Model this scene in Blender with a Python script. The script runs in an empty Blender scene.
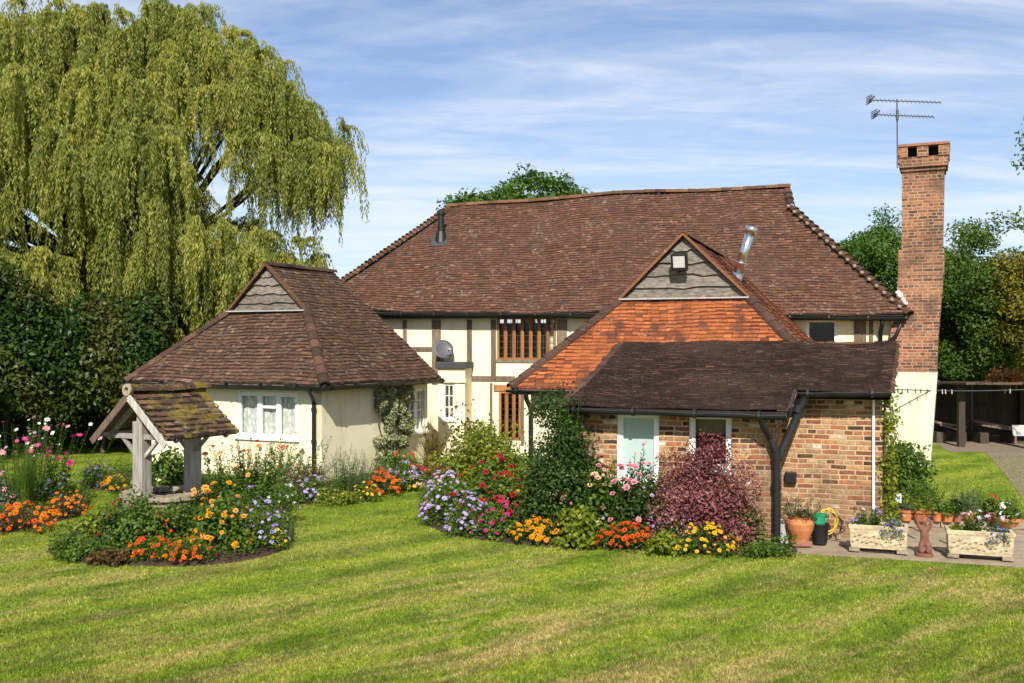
import bpy, math, random
import numpy as np
from mathutils import Vector, Matrix, Quaternion
random.seed(7)
rng = np.random.default_rng(11)
scene = bpy.context.scene
COL = scene.collection
R = math.radians

# ------------------------------------------------------------------ camera, sky, sun, exposure
F, HZ, CH = 995.0, 345.0, 2.9
cam = bpy.data.cameras.new('camera'); camo = bpy.data.objects.new('camera', cam); COL.objects.link(camo)
cam.sensor_width = 36.0; cam.lens = F / 1024 * 36; cam.shift_y = (HZ - 341.5) / 1024
cam.clip_end = 2000; cam.clip_start = 0.1
camo.location = (0, 0, CH); camo.rotation_euler = (R(90), 0, 0)
scene.camera = camo

SUN_EL, SUN_AZ = 39.0, 3.0           # behind the camera, a little to its left
to_sun = Vector((-math.sin(R(SUN_AZ)) * math.cos(R(SUN_EL)), -math.cos(R(SUN_AZ)) * math.cos(R(SUN_EL)), math.sin(R(SUN_EL))))
sl = bpy.data.lights.new('sun', 'SUN'); sl.energy = 5.0; sl.angle = R(0.5); sl.color = (1.0, 0.94, 0.83)
so = bpy.data.objects.new('sun', sl); COL.objects.link(so); so.rotation_euler = to_sun.to_track_quat('Z', 'Y').to_euler(); so.location = (-10, -20, 30)

world = bpy.data.worlds.new('World'); scene.world = world; world.use_nodes = True
wn = world.node_tree; wn.nodes.clear()
def N(nt, t, **kw):
    n = nt.nodes.new(t)
    for k, v in kw.items(): setattr(n, k, v)
    return n
def math_node(nt, op, a, b=None, clamp=False):
    n = N(nt, 'ShaderNodeMath', operation=op); n.use_clamp = clamp
    for i, x in enumerate((a, b)):
        if x is None: continue
        if isinstance(x, (int, float)): n.inputs[i].default_value = x
        else: nt.links.new(x, n.inputs[i])
    return n.outputs[0]
def mix_col(nt, fac, a, b, mode='MIX'):
    n = N(nt, 'ShaderNodeMix', data_type='RGBA', blend_type=mode)
    for i, x in ((0, fac), (6, a), (7, b)):
        if isinstance(x, (int, float)): n.inputs[i].default_value = x
        elif isinstance(x, (tuple, list)): n.inputs[i].default_value = (x[0], x[1], x[2], 1)
        else: nt.links.new(x, n.inputs[i])
    return n.outputs[2]
def ramp(nt, fac, stops, interp='LINEAR'):
    n = N(nt, 'ShaderNodeValToRGB'); n.color_ramp.interpolation = interp
    e = n.color_ramp.elements
    while len(e) > 1: e.remove(e[0])
    for i, (p, c) in enumerate(stops):
        q = e[0] if i == 0 else e.new(p)
        q.position = p; q.color = (c[0], c[1], c[2], 1) if isinstance(c, (tuple, list)) else (c, c, c, 1)
    if fac is not None: nt.links.new(fac, n.inputs[0])
    return n.outputs[0]
def noise(nt, vec, scale, detail=4, rough=.55, dist=0):
    n = N(nt, 'ShaderNodeTexNoise'); n.inputs['Scale'].default_value = scale; n.inputs['Detail'].default_value = detail
    n.inputs['Roughness'].default_value = rough; n.inputs['Distortion'].default_value = dist
    if vec is not None: nt.links.new(vec, n.inputs['Vector'])
    return n.outputs['Fac']
def mapping(nt, vec, scale=(1, 1, 1), rot=(0, 0, 0), loc=(0, 0, 0)):
    n = N(nt, 'ShaderNodeMapping'); n.inputs['Scale'].default_value = scale; n.inputs['Rotation'].default_value = rot; n.inputs['Location'].default_value = loc
    nt.links.new(vec, n.inputs['Vector']); return n.outputs[0]

sky = N(wn, 'ShaderNodeTexSky', sky_type='NISHITA'); sky.sun_disc = False
sky.sun_elevation = R(SUN_EL); sky.sun_rotation = R(180 + SUN_AZ); sky.air_density = 1.0; sky.dust_density = 0.3; sky.ozone_density = 2.0
tc = N(wn, 'ShaderNodeTexCoord')
sep = N(wn, 'ShaderNodeSeparateXYZ'); wn.links.new(tc.outputs['Generated'], sep.inputs[0])
zz = math_node(wn, 'ADD', math_node(wn, 'MAXIMUM', sep.outputs[2], 0.0), 0.12)
cx = math_node(wn, 'DIVIDE', sep.outputs[0], zz); cy = math_node(wn, 'DIVIDE', sep.outputs[1], zz)
cmb = N(wn, 'ShaderNodeCombineXYZ'); wn.links.new(cx, cmb.inputs[0]); wn.links.new(cy, cmb.inputs[1])
c1 = noise(wn, mapping(wn, cmb.outputs[0], (.42, .80, 1), (0, 0, R(20)), (3.1, 1.7, 0)), 1.0, 10, .58, .8)
c2 = noise(wn, mapping(wn, cmb.outputs[0], (.34, 1.3, 1), (0, 0, R(-22)), (0, 4, 2)), 1.5, 10, .62, 1.8)
c3 = noise(wn, mapping(wn, cmb.outputs[0], (1.0, 2.2, 1), (0, 0, R(25)), (7, 1, 2)), 2.6, 8, .66, 2.5)
cl = math_node(wn, 'ADD', math_node(wn, 'MULTIPLY', c1, .58), math_node(wn, 'ADD', math_node(wn, 'MULTIPLY', c2, .30), math_node(wn, 'MULTIPLY', c3, .12)))
cfac = ramp(wn, cl, [(.37, .16), (.46, .38), (.54, .68), (.64, .94)])
skyc = mix_col(wn, 1.0, sky.outputs[0], (.84, 1.0, 1.24), 'MULTIPLY')
skyc = mix_col(wn, cfac, skyc, (9.0, 9.5, 10.4))
bg = N(wn, 'ShaderNodeBackground'); bg.inputs[1].default_value = 0.075
wo = N(wn, 'ShaderNodeOutputWorld'); wn.links.new(skyc, bg.inputs[0]); wn.links.new(bg.outputs[0], wo.inputs[0])
scene.view_settings.view_transform = 'Standard'; scene.view_settings.look = 'None'
scene.view_settings.exposure = 0.48; scene.view_settings.gamma = 1.0; scene.view_settings.use_curve_mapping = False
scene.cycles.max_bounces = 6; scene.cycles.transparent_max_bounces = 8

# ------------------------------------------------------------------ pixel -> world
def P(px, py, Y): return Vector(((px - 512) / F * Y, Y, CH - (py - HZ) / F * Y))
def G(px, py, z=0.0):
    Y = F * (CH - z) / (py - HZ); return Vector(((px - 512) / F * Y, Y, z))

# ------------------------------------------------------------------ objects
ORIG = {}
def tag(o, label=None, cat=None, group=None, kind=None):
    if label: o['label'] = label
    if cat: o['category'] = cat
    if group: o['group'] = group
    if kind: o['kind'] = kind
    return o
def thing(name, label, cat, loc=(0, 0, 0), group=None):
    o = bpy.data.objects.new(name, None); COL.objects.link(o); o.location = loc; o.empty_display_size = .1
    ORIG[o.name] = Vector(loc); return tag(o, label, cat, group)
def link(name, me, parent=None):
    o = bpy.data.objects.new(name, me); COL.objects.link(o)
    if parent is not None: o.parent = parent
    return o
def root_of(o):
    while o.parent: o = o.parent
    return o

def np_mesh(name, V, Q, mats, rnd=None, mi=None, smooth=False):
    V = np.asarray(V, 'f4'); Q = np.asarray(Q, 'i4'); n, k = Q.shape
    me = bpy.data.meshes.new(name)
    me.vertices.add(len(V)); me.vertices.foreach_set('co', V.ravel())
    me.loops.add(n * k); me.loops.foreach_set('vertex_index', Q.ravel())
    me.polygons.add(n); me.polygons.foreach_set('loop_start', np.arange(0, n * k, k, dtype='i4'))
    if mi is not None: me.polygons.foreach_set('material_index', np.asarray(mi, 'i4'))
    if smooth: me.polygons.foreach_set('use_smooth', np.ones(n, bool))
    if rnd is None: rnd = rng.random(n)
    a = me.attributes.new('rnd', 'FLOAT', 'FACE'); a.data.foreach_set('value', np.asarray(rnd, 'f4'))
    for m in (mats if isinstance(mats, (list, tuple)) else [mats]): me.materials.append(m)
    me.update(calc_edges=True); return me

class MB:
    def __init__(s): s.v = []; s.f = []; s.r = []
    def add(s, vs, fs, r=None):
        b = len(s.v); s.v += [Vector(x) for x in vs]; rr = random.random() if r is None else r
        for q in fs: s.f.append([b + i for i in q]); s.r.append(rr)
    def quad(s, a, b, c, d, r=None): s.add([a, b, c, d], [(0, 1, 2, 3)], r)
    def hexa(s, p, r=None):   # p: 4 bottom (ccw) + 4 top
        s.add(p, [(3, 2, 1, 0), (4, 5, 6, 7), (0, 1, 5, 4), (1, 2, 6, 5), (2, 3, 7, 6), (3, 0, 4, 7)], r)
    def box(s, x0, x1, y0, y1, z0, z1, r=None):
        s.hexa([(x0, y0, z0), (x1, y0, z0), (x1, y1, z0), (x0, y1, z0), (x0, y0, z1), (x1, y0, z1), (x1, y1, z1), (x0, y1, z1)], r)
    def bar(s, a, b, w, h, up=(0, 0, 1), r=None):
        a = Vector(a); b = Vector(b); t = (b - a).normalized(); u = Vector(up)
        sd = t.cross(u)
        if sd.length < 1e-4: sd = t.cross(Vector((0, 1, 0)))
        sd.normalize(); n = sd.cross(t).normalized()
        c = []
        for p in (a, b):
            for i, j in ((-1, -1), (1, -1), (1, 1), (-1, 1)): c.append(p + sd * (i * w / 2) + n * (j * h / 2))
        s.add(c, [(3, 2, 1, 0), (4, 5, 6, 7), (0, 1, 5, 4), (1, 2, 6, 5), (2, 3, 7, 6), (3, 0, 4, 7)], r)
    def tube(s, pts, rad, n=8, r=None, cap=True):
        pts = [Vector(p) for p in pts]; rs = rad if isinstance(rad, (list, tuple)) else [rad] * len(pts)
        vs = []; fs = []; prev = None
        for i, p in enumerate(pts):
            t = (pts[min(i + 1, len(pts) - 1)] - pts[max(i - 1, 0)])
            t = t.normalized() if t.length > 1e-6 else Vector((0, 0, 1))
            if prev is None: a = t.orthogonal().normalized()
            else:
                a = prev - t * prev.dot(t); a = a.normalized() if a.length > 1e-5 else t.orthogonal().normalized()
            prev = a; b = t.cross(a)
            for k in range(n):
                an = 2 * math.pi * k / n; vs.append(p + (a * math.cos(an) + b * math.sin(an)) * rs[i])
        for i in range(len(pts) - 1):
            for k in range(n):
                k2 = (k + 1) % n; fs.append((i * n + k, i * n + k2, (i + 1) * n + k2, (i + 1) * n + k))
        if cap: fs.append(tuple(range(n - 1, -1, -1))); fs.append(tuple(range((len(pts) - 1) * n, len(pts) * n)))
        s.add(vs, fs, r)
    def lathe(s, prof, c=(0, 0, 0), n=20, r=None):
        c = Vector(c); vs = []; fs = []
        for (rad, z) in prof:
            for k in range(n): vs.append(c + Vector((rad * math.cos(2 * math.pi * k / n), rad * math.sin(2 * math.pi * k / n), z)))
        for i in range(len(prof) - 1):
            for k in range(n):
                k2 = (k + 1) % n; fs.append((i * n + k, i * n + k2, (i + 1) * n + k2, (i + 1) * n + k))
        s.add(vs, fs, r)
    def build(s, name, mat, parent=None, smooth=False, uv=True, bevel=0):
        o0 = ORIG.get(root_of(parent).name, Vector()) if parent is not None else Vector()
        me = bpy.data.meshes.new(name)
        me.from_pydata([tuple(x - o0) for x in s.v], [], s.f)
        a = me.attributes.new('rnd', 'FLOAT', 'FACE'); a.data.foreach_set('value', s.r)
        if uv:
            ul = me.uv_layers.new(name='UVMap'); co = s.v
            for p in me.polygons:
                n = p.normal
                if abs(n.z) > .95: u = Vector((1, 0, 0)); w = Vector((0, 1, 0))
                else: u = Vector((-n.y, n.x, 0)).normalized(); w = n.cross(u)
                for li in p.loop_indices:
                    q = co[me.loops[li].vertex_index]; ul.data[li].uv = (q.dot(u), q.dot(w))
        me.materials.append(mat)
        if smooth:
            for p in me.polygons: p.use_smooth = True
        o = link(name, me, parent)
        if bevel:
            b = o.modifiers.new('bevel', 'BEVEL'); b.width = bevel; b.segments = 2; b.limit_method = 'ANGLE'
        return o

# ------------------------------------------------------------------ materials
def new_mat(name):
    m = bpy.data.materials.new(name); m.use_nodes = True; nt = m.node_tree
    b = nt.nodes['Principled BSDF']; return m, nt, b
def setc(nt, b, sock, x):
    if isinstance(x, (tuple, list)): b.inputs[sock].default_value = (x[0], x[1], x[2], 1)
    elif isinstance(x, (int, float)): b.inputs[sock].default_value = x
    else: nt.links.new(x, b.inputs[sock])
def bump(nt, b, h, strength=.4, dist=.02):
    n = N(nt, 'ShaderNodeBump'); n.inputs['Strength'].default_value = strength; n.inputs['Distance'].default_value = dist
    nt.links.new(h, n.inputs['Height']); nt.links.new(n.outputs[0], b.inputs['Normal'])
def ocoord(nt): return N(nt, 'ShaderNodeTexCoord').outputs['Object']
def uvc(nt): return N(nt, 'ShaderNodeUVMap').outputs[0]
def attr(nt, name='rnd'):
    n = N(nt, 'ShaderNodeAttribute'); n.attribute_name = name; return n.outputs['Fac']
def simple(name, c, rough=.6, var=.25, scale=6, metal=0, bmp=.15, spec=.3):
    m, nt, b = new_mat(name); o = ocoord(nt)
    n1 = noise(nt, o, scale, 5); n2 = noise(nt, o, scale * 7, 3)
    f = math_node(nt, 'ADD', math_node(nt, 'MULTIPLY', n1, .65), math_node(nt, 'MULTIPLY', n2, .35))
    lo = tuple(x * (1 - var) for x in c); hi = tuple(min(1, x * (1 + var)) for x in c)
    setc(nt, b, 'Base Color', ramp(nt, f, [(.3, lo), (.7, hi)])); b.inputs['Roughness'].default_value = rough
    b.inputs['Metallic'].default_value = metal; b.inputs['Specular IOR Level'].default_value = spec
    if bmp: bump(nt, b, f, bmp, .01)
    return m
def leafmat(name, cols, transl=.3, rough=.5, patch=None, ps=.6):
    m, nt, b = new_mat(name); o = ocoord(nt)
    k = len(cols); c = ramp(nt, attr(nt), [(i / max(1, k - 1), cols[i]) for i in range(k)])
    if patch:
        pf = ramp(nt, noise(nt, o, ps, 4), [(.46, 0.), (.60, 1.)]); c = mix_col(nt, math_node(nt, 'MULTIPLY', pf, .75), c, patch)
    setc(nt, b, 'Base Color', c); b.inputs['Roughness'].default_value = rough; b.inputs['Specular IOR Level'].default_value = .25
    t = N(nt, 'ShaderNodeBsdfTranslucent'); nt.links.new(mix_col(nt, 1.0, c, (1.15, 1.25, .55), 'MULTIPLY'), t.inputs[0])
    mx = N(nt, 'ShaderNodeMixShader'); mx.inputs[0].default_value = transl
    nt.links.new(b.outputs[0], mx.inputs[1]); nt.links.new(t.outputs[0], mx.inputs[2])
    nt.links.new(mx.outputs[0], nt.nodes['Material Output'].inputs[0]); return m

def tilemat(name, stops, patches, lichen=(.30, .27, .22), lich=.5, moss=None, streak=None, gain=(1., 1., 1.)):
    sc_ = lambda q: tuple(x * g for x, g in zip(q, gain))
    stops = [(p, sc_(q)) for p, q in stops]; patches = sc_(patches)
    m, nt, b = new_mat(name); o = ocoord(nt); a = attr(nt)
    c = ramp(nt, a, [(0, tuple(x * .35 for x in stops[0][1]))] + [(.05 + .95 * p, q) for p, q in stops])  # darkened zero stop paints the shadow line under each tile course
    n1 = noise(nt, o, .55, 5, .6); n2 = noise(nt, mapping(nt, o, (1, 1, 3.5)), 8, 5, .75); n3 = noise(nt, o, 2.2, 5, .65)
    c = mix_col(nt, ramp(nt, n1, [(.42, 0.), (.66, .5)]), c, patches)
    # pale lichen flecks inside broad weathered zones
    lf = math_node(nt, 'MULTIPLY', ramp(nt, n2, [(.56, 0.), (.66, 1.)]), ramp(nt, n3, [(.44, 0.), (.62, lich)]))
    c = mix_col(nt, lf, c, lichen)
    c = mix_col(nt, ramp(nt, noise(nt, mapping(nt, o, (2.6, 2.6, .5)), 1.6, 5, .65), [(.50, 0.), (.68, .45)]), c, tuple(x * .62 for x in patches))
    if streak:
        sf = noise(nt, mapping(nt, o, streak[1]), 1.0, 4, .6)
        c = mix_col(nt, ramp(nt, sf, [(.52, 0.), (.64, .85)]), c, streak[0])
    if moss:
        mf = ramp(nt, noise(nt, o, moss[1], 5, .7), [(.5, 0.), (.62, .9)]); c = mix_col(nt, mf, c, moss[0])
    c = mix_col(nt, 1.0, c, ramp(nt, noise(nt, o, 40, 3), [(.3, .72), (.7, 1.25)]), 'MULTIPLY')
    setc(nt, b, 'Base Color', c); b.inputs['Roughness'].default_value = .85; b.inputs['Specular IOR Level'].default_value = .15
    bump(nt, b, noise(nt, o, 55, 4), .5, .008); return m

def brickmat(name, stops, mortar, bw=.225, bh=.075, ms=.012, big=None, dirt=.35):
    m, nt, b = new_mat(name); u = uvc(nt); o = ocoord(nt)
    nw = N(nt, 'ShaderNodeTexNoise'); nw.inputs['Scale'].default_value = 3.0; nw.inputs['Detail'].default_value = 3; nt.links.new(o, nw.inputs['Vector'])
    vm = N(nt, 'ShaderNodeVectorMath', operation='SCALE'); vm.inputs['Scale'].default_value = .035; nt.links.new(nw.outputs['Color'], vm.inputs[0])
    va = N(nt, 'ShaderNodeVectorMath', operation='ADD'); nt.links.new(u, va.inputs[0]); nt.links.new(vm.outputs[0], va.inputs[1])
    nh = N(nt, 'ShaderNodeTexNoise'); nh.inputs['Scale'].default_value = 24.0; nh.inputs['Detail'].default_value = 3; nt.links.new(o, nh.inputs['Vector'])
    vh = N(nt, 'ShaderNodeVectorMath', operation='SCALE'); vh.inputs['Scale'].default_value = .014; nt.links.new(nh.outputs['Color'], vh.inputs[0])
    vb = N(nt, 'ShaderNodeVectorMath', operation='ADD'); nt.links.new(va.outputs[0], vb.inputs[0]); nt.links.new(vh.outputs[0], vb.inputs[1])
    def br(off, freq, w):
        t = N(nt, 'ShaderNodeTexBrick'); t.offset = off; t.offset_frequency = freq; t.squash = .55; t.squash_frequency = 3
        t.inputs['Color1'].default_value = (0, 0, 0, 1); t.inputs['Color2'].default_value = (1, 1, 1, 1); t.inputs['Mortar'].default_value = (.5, .5, .5, 1)
        t.inputs['Scale'].default_value = 1.0; t.inputs['Mortar Size'].default_value = ms; t.inputs['Mortar Smooth'].default_value = .35
        t.inputs['Brick Width'].default_value = w; t.inputs['Row Height'].default_value = bh
        nt.links.new(vb.outputs[0], t.inputs['Vector']); return t
    t = br(.5, 2, bw)
    c = ramp(nt, t.outputs['Color'], stops, 'LINEAR')
    n5 = noise(nt, o, 18, 5, .65)
    c = mix_col(nt, 1.0, c, ramp(nt, n5, [(.25, .55), (.75, 1.4)]), 'MULTIPLY')
    wear = ramp(nt, noise(nt, o, 11, 5, .75), [(.55, 0.), (.68, .75)])
    mf = math_node(nt, 'MAXIMUM', t.outputs['Fac'], math_node(nt, 'MULTIPLY', wear, .8))
    c = mix_col(nt, mf, c, mix_col(nt, noise(nt, o, 5, 4), tuple(x * .72 for x in mortar), tuple(x * 1.2 for x in mortar)))
    if big: c = mix_col(nt, ramp(nt, noise(nt, o, big[1], 4, .65), [(.48, 0.), (.66, big[2])]), c, big[0])
    c = mix_col(nt, math_node(nt, 'MULTIPLY', ramp(nt, noise(nt, o, .9, 6, .7), [(.45, 0.), (.7, 1.)]), dirt), c, (.06, .045, .03))
    setc(nt, b, 'Base Color', c); b.inputs['Roughness'].default_value = .9; b.inputs['Specular IOR Level'].default_value = .15
    h = math_node(nt, 'SUBTRACT', math_node(nt, 'MULTIPLY', n5, .5), mf); bump(nt, b, h, .8, .014); return m

def woodmat(name, c1, c2, rough=.75, sc=3.0, axis='Z'):
    m, nt, b = new_mat(name); o = ocoord(nt)
    s = {'Z': (9, 9, .7), 'X': (.7, 9, 9), 'A': (3, 3, 14)}[axis]
    f = noise(nt, mapping(nt, o, s), sc, 6, .65, .4)
    c = ramp(nt, f, [(.30, c1), (.5, tuple((a + d) / 2 for a, d in zip(c1, c2))), (.68, c2)])
    c = mix_col(nt, 1., c, ramp(nt, attr(nt), [(0, .78), (1, 1.2)]), 'MULTIPLY')
    setc(nt, b, 'Base Color', c); b.inputs['Roughness'].default_value = rough; b.inputs['Specular IOR Level'].default_value = .2
    bump(nt, b, f, .5, .012); return m
def plaster(name, c):
    m, nt, b = new_mat(name); o = ocoord(nt)
    n1 = noise(nt, o, .8, 5, .6); n2 = noise(nt, mapping(nt, o, (1.6, 1.6, .7)), 1.5, 4, .55); n3 = noise(nt, o, 30, 4)
    f = math_node(nt, 'ADD', math_node(nt, 'MULTIPLY', n1, .5), math_node(nt, 'MULTIPLY', n2, .5))
    cc = ramp(nt, f, [(.36, tuple(x * y for x, y in zip(c, (.88, .86, .80)))), (.52, c), (.7, tuple(min(.88, x * 1.06) for x in c))])
    cc = mix_col(nt, ramp(nt, noise(nt, mapping(nt, o, (5, 5, .9)), 1.1, 6, .7), [(.52, 0.), (.72, .6)]), cc, tuple(x * y for x, y in zip(c, (.62, .58, .50))))
    setc(nt, b, 'Base Color', cc); b.inputs['Roughness'].default_value = .85; b.inputs['Specular IOR Level'].default_value = .15
    bump(nt, b, math_node(nt, 'ADD', math_node(nt, 'MULTIPLY', n1, 3), n3), .35, .01); return m

M = {}
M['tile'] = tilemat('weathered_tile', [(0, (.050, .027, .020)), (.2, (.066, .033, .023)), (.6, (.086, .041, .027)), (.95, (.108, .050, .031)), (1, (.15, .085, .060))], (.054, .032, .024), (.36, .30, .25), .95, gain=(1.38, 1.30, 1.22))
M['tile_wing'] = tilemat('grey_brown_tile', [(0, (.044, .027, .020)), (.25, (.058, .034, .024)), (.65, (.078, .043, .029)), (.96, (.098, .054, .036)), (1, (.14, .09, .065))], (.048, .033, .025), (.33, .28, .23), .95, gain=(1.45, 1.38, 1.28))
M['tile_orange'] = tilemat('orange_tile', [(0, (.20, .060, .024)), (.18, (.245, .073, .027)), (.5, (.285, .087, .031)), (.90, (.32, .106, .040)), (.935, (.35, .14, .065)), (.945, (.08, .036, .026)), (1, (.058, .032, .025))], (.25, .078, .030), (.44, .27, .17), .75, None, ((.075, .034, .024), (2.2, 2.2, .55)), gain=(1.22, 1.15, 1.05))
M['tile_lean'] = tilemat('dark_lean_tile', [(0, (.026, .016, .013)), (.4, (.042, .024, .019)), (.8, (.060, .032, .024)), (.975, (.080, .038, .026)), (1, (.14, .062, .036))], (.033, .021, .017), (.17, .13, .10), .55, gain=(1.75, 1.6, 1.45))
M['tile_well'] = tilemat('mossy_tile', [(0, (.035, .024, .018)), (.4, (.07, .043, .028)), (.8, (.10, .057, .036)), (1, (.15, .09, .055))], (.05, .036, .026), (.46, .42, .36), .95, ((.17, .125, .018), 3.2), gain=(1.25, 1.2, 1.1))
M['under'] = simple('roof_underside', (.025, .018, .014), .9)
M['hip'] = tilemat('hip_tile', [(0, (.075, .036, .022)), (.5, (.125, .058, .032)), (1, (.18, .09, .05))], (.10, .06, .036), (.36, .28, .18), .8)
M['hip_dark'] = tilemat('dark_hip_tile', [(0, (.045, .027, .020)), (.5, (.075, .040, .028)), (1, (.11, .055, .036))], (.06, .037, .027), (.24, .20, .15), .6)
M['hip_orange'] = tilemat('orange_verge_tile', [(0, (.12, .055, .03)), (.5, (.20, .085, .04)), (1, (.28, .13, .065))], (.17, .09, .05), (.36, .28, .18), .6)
M['mortar'] = simple('pale_mortar', (.25, .19, .135), .9, .3, 9)
M['brick'] = brickmat('multicolour_brick', [(0, (.060, .034, .028)), (.12, (.11, .052, .036)), (.22, (.24, .085, .045)), (.34, (.36, .125, .055)), (.46, (.30, .16, .09)), (.56, (.40, .235, .12)), (.66, (.26, .15, .10)), (.76, (.44, .19, .075)), (.86, (.36, .26, .16)), (.95, (.46, .24, .085)), (1, (.66, .58, .48))], (.47, .345, .205), dirt=.45, ms=.013, bw=.24, big=((.17, .095, .06), .9, .5))
M['brick_chim'] = brickmat('chimney_brick', [(0, (.08, .042, .030)), (.2, (.17, .065, .036)), (.45, (.30, .105, .052)), (.7, (.36, .15, .072)), (.88, (.24, .11, .065)), (1, (.09, .05, .04))], (.38, .28, .20), dirt=.6, ms=.012, big=((.13, .075, .05), 1.3, .75))
M['cream'] = plaster('cream_plaster', (.80, .725, .52))
M['white_wall'] = plaster('old_white_plaster', (.64, .59, .46))
M['white'] = simple('white_paint', (.78, .78, .74), .45, .06, 5, bmp=.05)
M['timber'] = woodmat('grey_brown_timber', (.09, .062, .045), (.24, .18, .13))
M['oak'] = woodmat('orange_oak', (.20, .085, .028), (.38, .18, .065))
M['silver'] = woodmat('silvered_timber', (.20, .18, .155), (.46, .43, .38))
M['board'] = woodmat('weathered_board', (.060, .050, .042), (.235, .205, .17), axis='A', sc=2.4)
M['fence'] = woodmat('dark_fence_board', (.035, .027, .020), (.09, .07, .05))
M['black'] = simple('black_plastic', (.013, .013, .014), .45, .3, 4, bmp=.05, spec=.35)
M['lead'] = simple('lead_sheet', (.045, .047, .052), .65, .3, 3)
M['steel'] = simple('bright_steel', (.62, .63, .65), .22, .12, 5, metal=1, bmp=.08)
M['alu'] = simple('dull_aluminium', (.10, .105, .12), .5, .2, 8, metal=.5, bmp=0)
M['dish'] = simple('dish_grey', (.085, .09, .10), .5, .2, 6)
M['terra'] = simple('terracotta', (.46, .165, .065), .75, .3, 7, bmp=.2)
M['terra_dark'] = simple('old_terracotta', (.25, .115, .07), .75, .35, 14, bmp=.2)
M['stone'] = simple('garden_stone', (.25, .205, .145), .9, .5, 7, bmp=.6)
M['slab'] = simple('paving_slab', (.27, .215, .15), .9, .3, 3, bmp=.4)
M['drive'] = simple('gravel_drive', (.20, .155, .115), .95, .3, 12, bmp=.5)
M['soil'] = simple('dark_soil', (.045, .029, .018), .95, .5, 9, bmp=.9)
M['green_plastic'] = simple('green_plastic', (.01, .20, .09), .4, .2, 5, bmp=0)
M['yellow_hose'] = simple('yellow_hose', (.50, .36, .05), .45, .2, 5, bmp=0)
M['grey_plastic'] = simple('grey_plastic', (.42, .42, .40), .5, .15, 5, bmp=.1)
M['blind'] = simple('pale_blue_blind', (.56, .66, .66), .8, .08, 1.5, bmp=.05)
M['red_lamp'] = simple('reflector', (.5, .5, .48), .2, .1, 5, bmp=0)
M['bark'] = woodmat('bark', (.035, .026, .018), (.11, .085, .06))
M['stem'] = simple('green_stem', (.07, .12, .025), .7, .3, 8, bmp=0)
M['net'] = None
def stone_relief():
    m, nt, b = new_mat('carved_stone'); o = ocoord(nt)
    v = N(nt, 'ShaderNodeTexVoronoi'); v.inputs['Scale'].default_value = 17; nt.links.new(o, v.inputs['Vector'])
    n1 = noise(nt, o, 14, 5, .6)
    c = ramp(nt, n1, [(.3, (.32, .25, .15)), (.7, (.55, .46, .30))])
    setc(nt, b, 'Base Color', c); b.inputs['Roughness'].default_value = .9
    bump(nt, b, math_node(nt, 'ADD', v.outputs['Distance'], math_node(nt, 'MULTIPLY', noise(nt, o, 26, 4), .6)), .7, .012); return m
M['relief'] = stone_relief()
def glassmat():
    m, nt, b = new_mat('window_glass'); nt.nodes.remove(b)
    g = N(nt, 'ShaderNodeBsdfGlossy'); g.inputs['Roughness'].default_value = .03; g.inputs['Color'].default_value = (.75, .78, .80, 1)
    t = N(nt, 'ShaderNodeBsdfTransparent'); t.inputs[0].default_value = (.82, .86, .84, 1)
    f = N(nt, 'ShaderNodeLayerWeight'); f.inputs[0].default_value = .5
    fac = math_node(nt, 'ADD', math_node(nt, 'MULTIPLY', math_node(nt, 'POWER', f.outputs['Facing'], 4.0), .6), .03, True)
    mx = N(nt, 'ShaderNodeMixShader'); nt.links.new(fac, mx.inputs[0]); nt.links.new(t.outputs[0], mx.inputs[1]); nt.links.new(g.outputs[0], mx.inputs[2])
    nt.links.new(mx.outputs[0], nt.nodes['Material Output'].inputs[0]); return m
M['glass'] = glassmat()
def netmat():
    m, nt, b = new_mat('net_curtain'); o = ocoord(nt)
    w = N(nt, 'ShaderNodeTexVoronoi'); w.inputs['Scale'].default_value = 16; nt.links.new(mapping(nt, o, (1, 1, .55)), w.inputs['Vector'])
    c = ramp(nt, w.outputs['Distance'], [(.25, (.82, .81, .77)), (.65, (.52, .51, .48))])
    setc(nt, b, 'Base Color', c); b.inputs['Roughness'].default_value = .9
    bump(nt, b, noise(nt, mapping(nt, o, (14, 14, .3)), 2, 2), .5, .03); return m
M['net'] = netmat()
M['curtain'] = simple('plain_curtain', (.66, .63, .55), .9, .12, 4)
M['dark_room'] = simple('dark_interior', (.022, .02, .018), .9, .3, 2)  # near-black colour stands in for unlit depth behind openings

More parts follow.
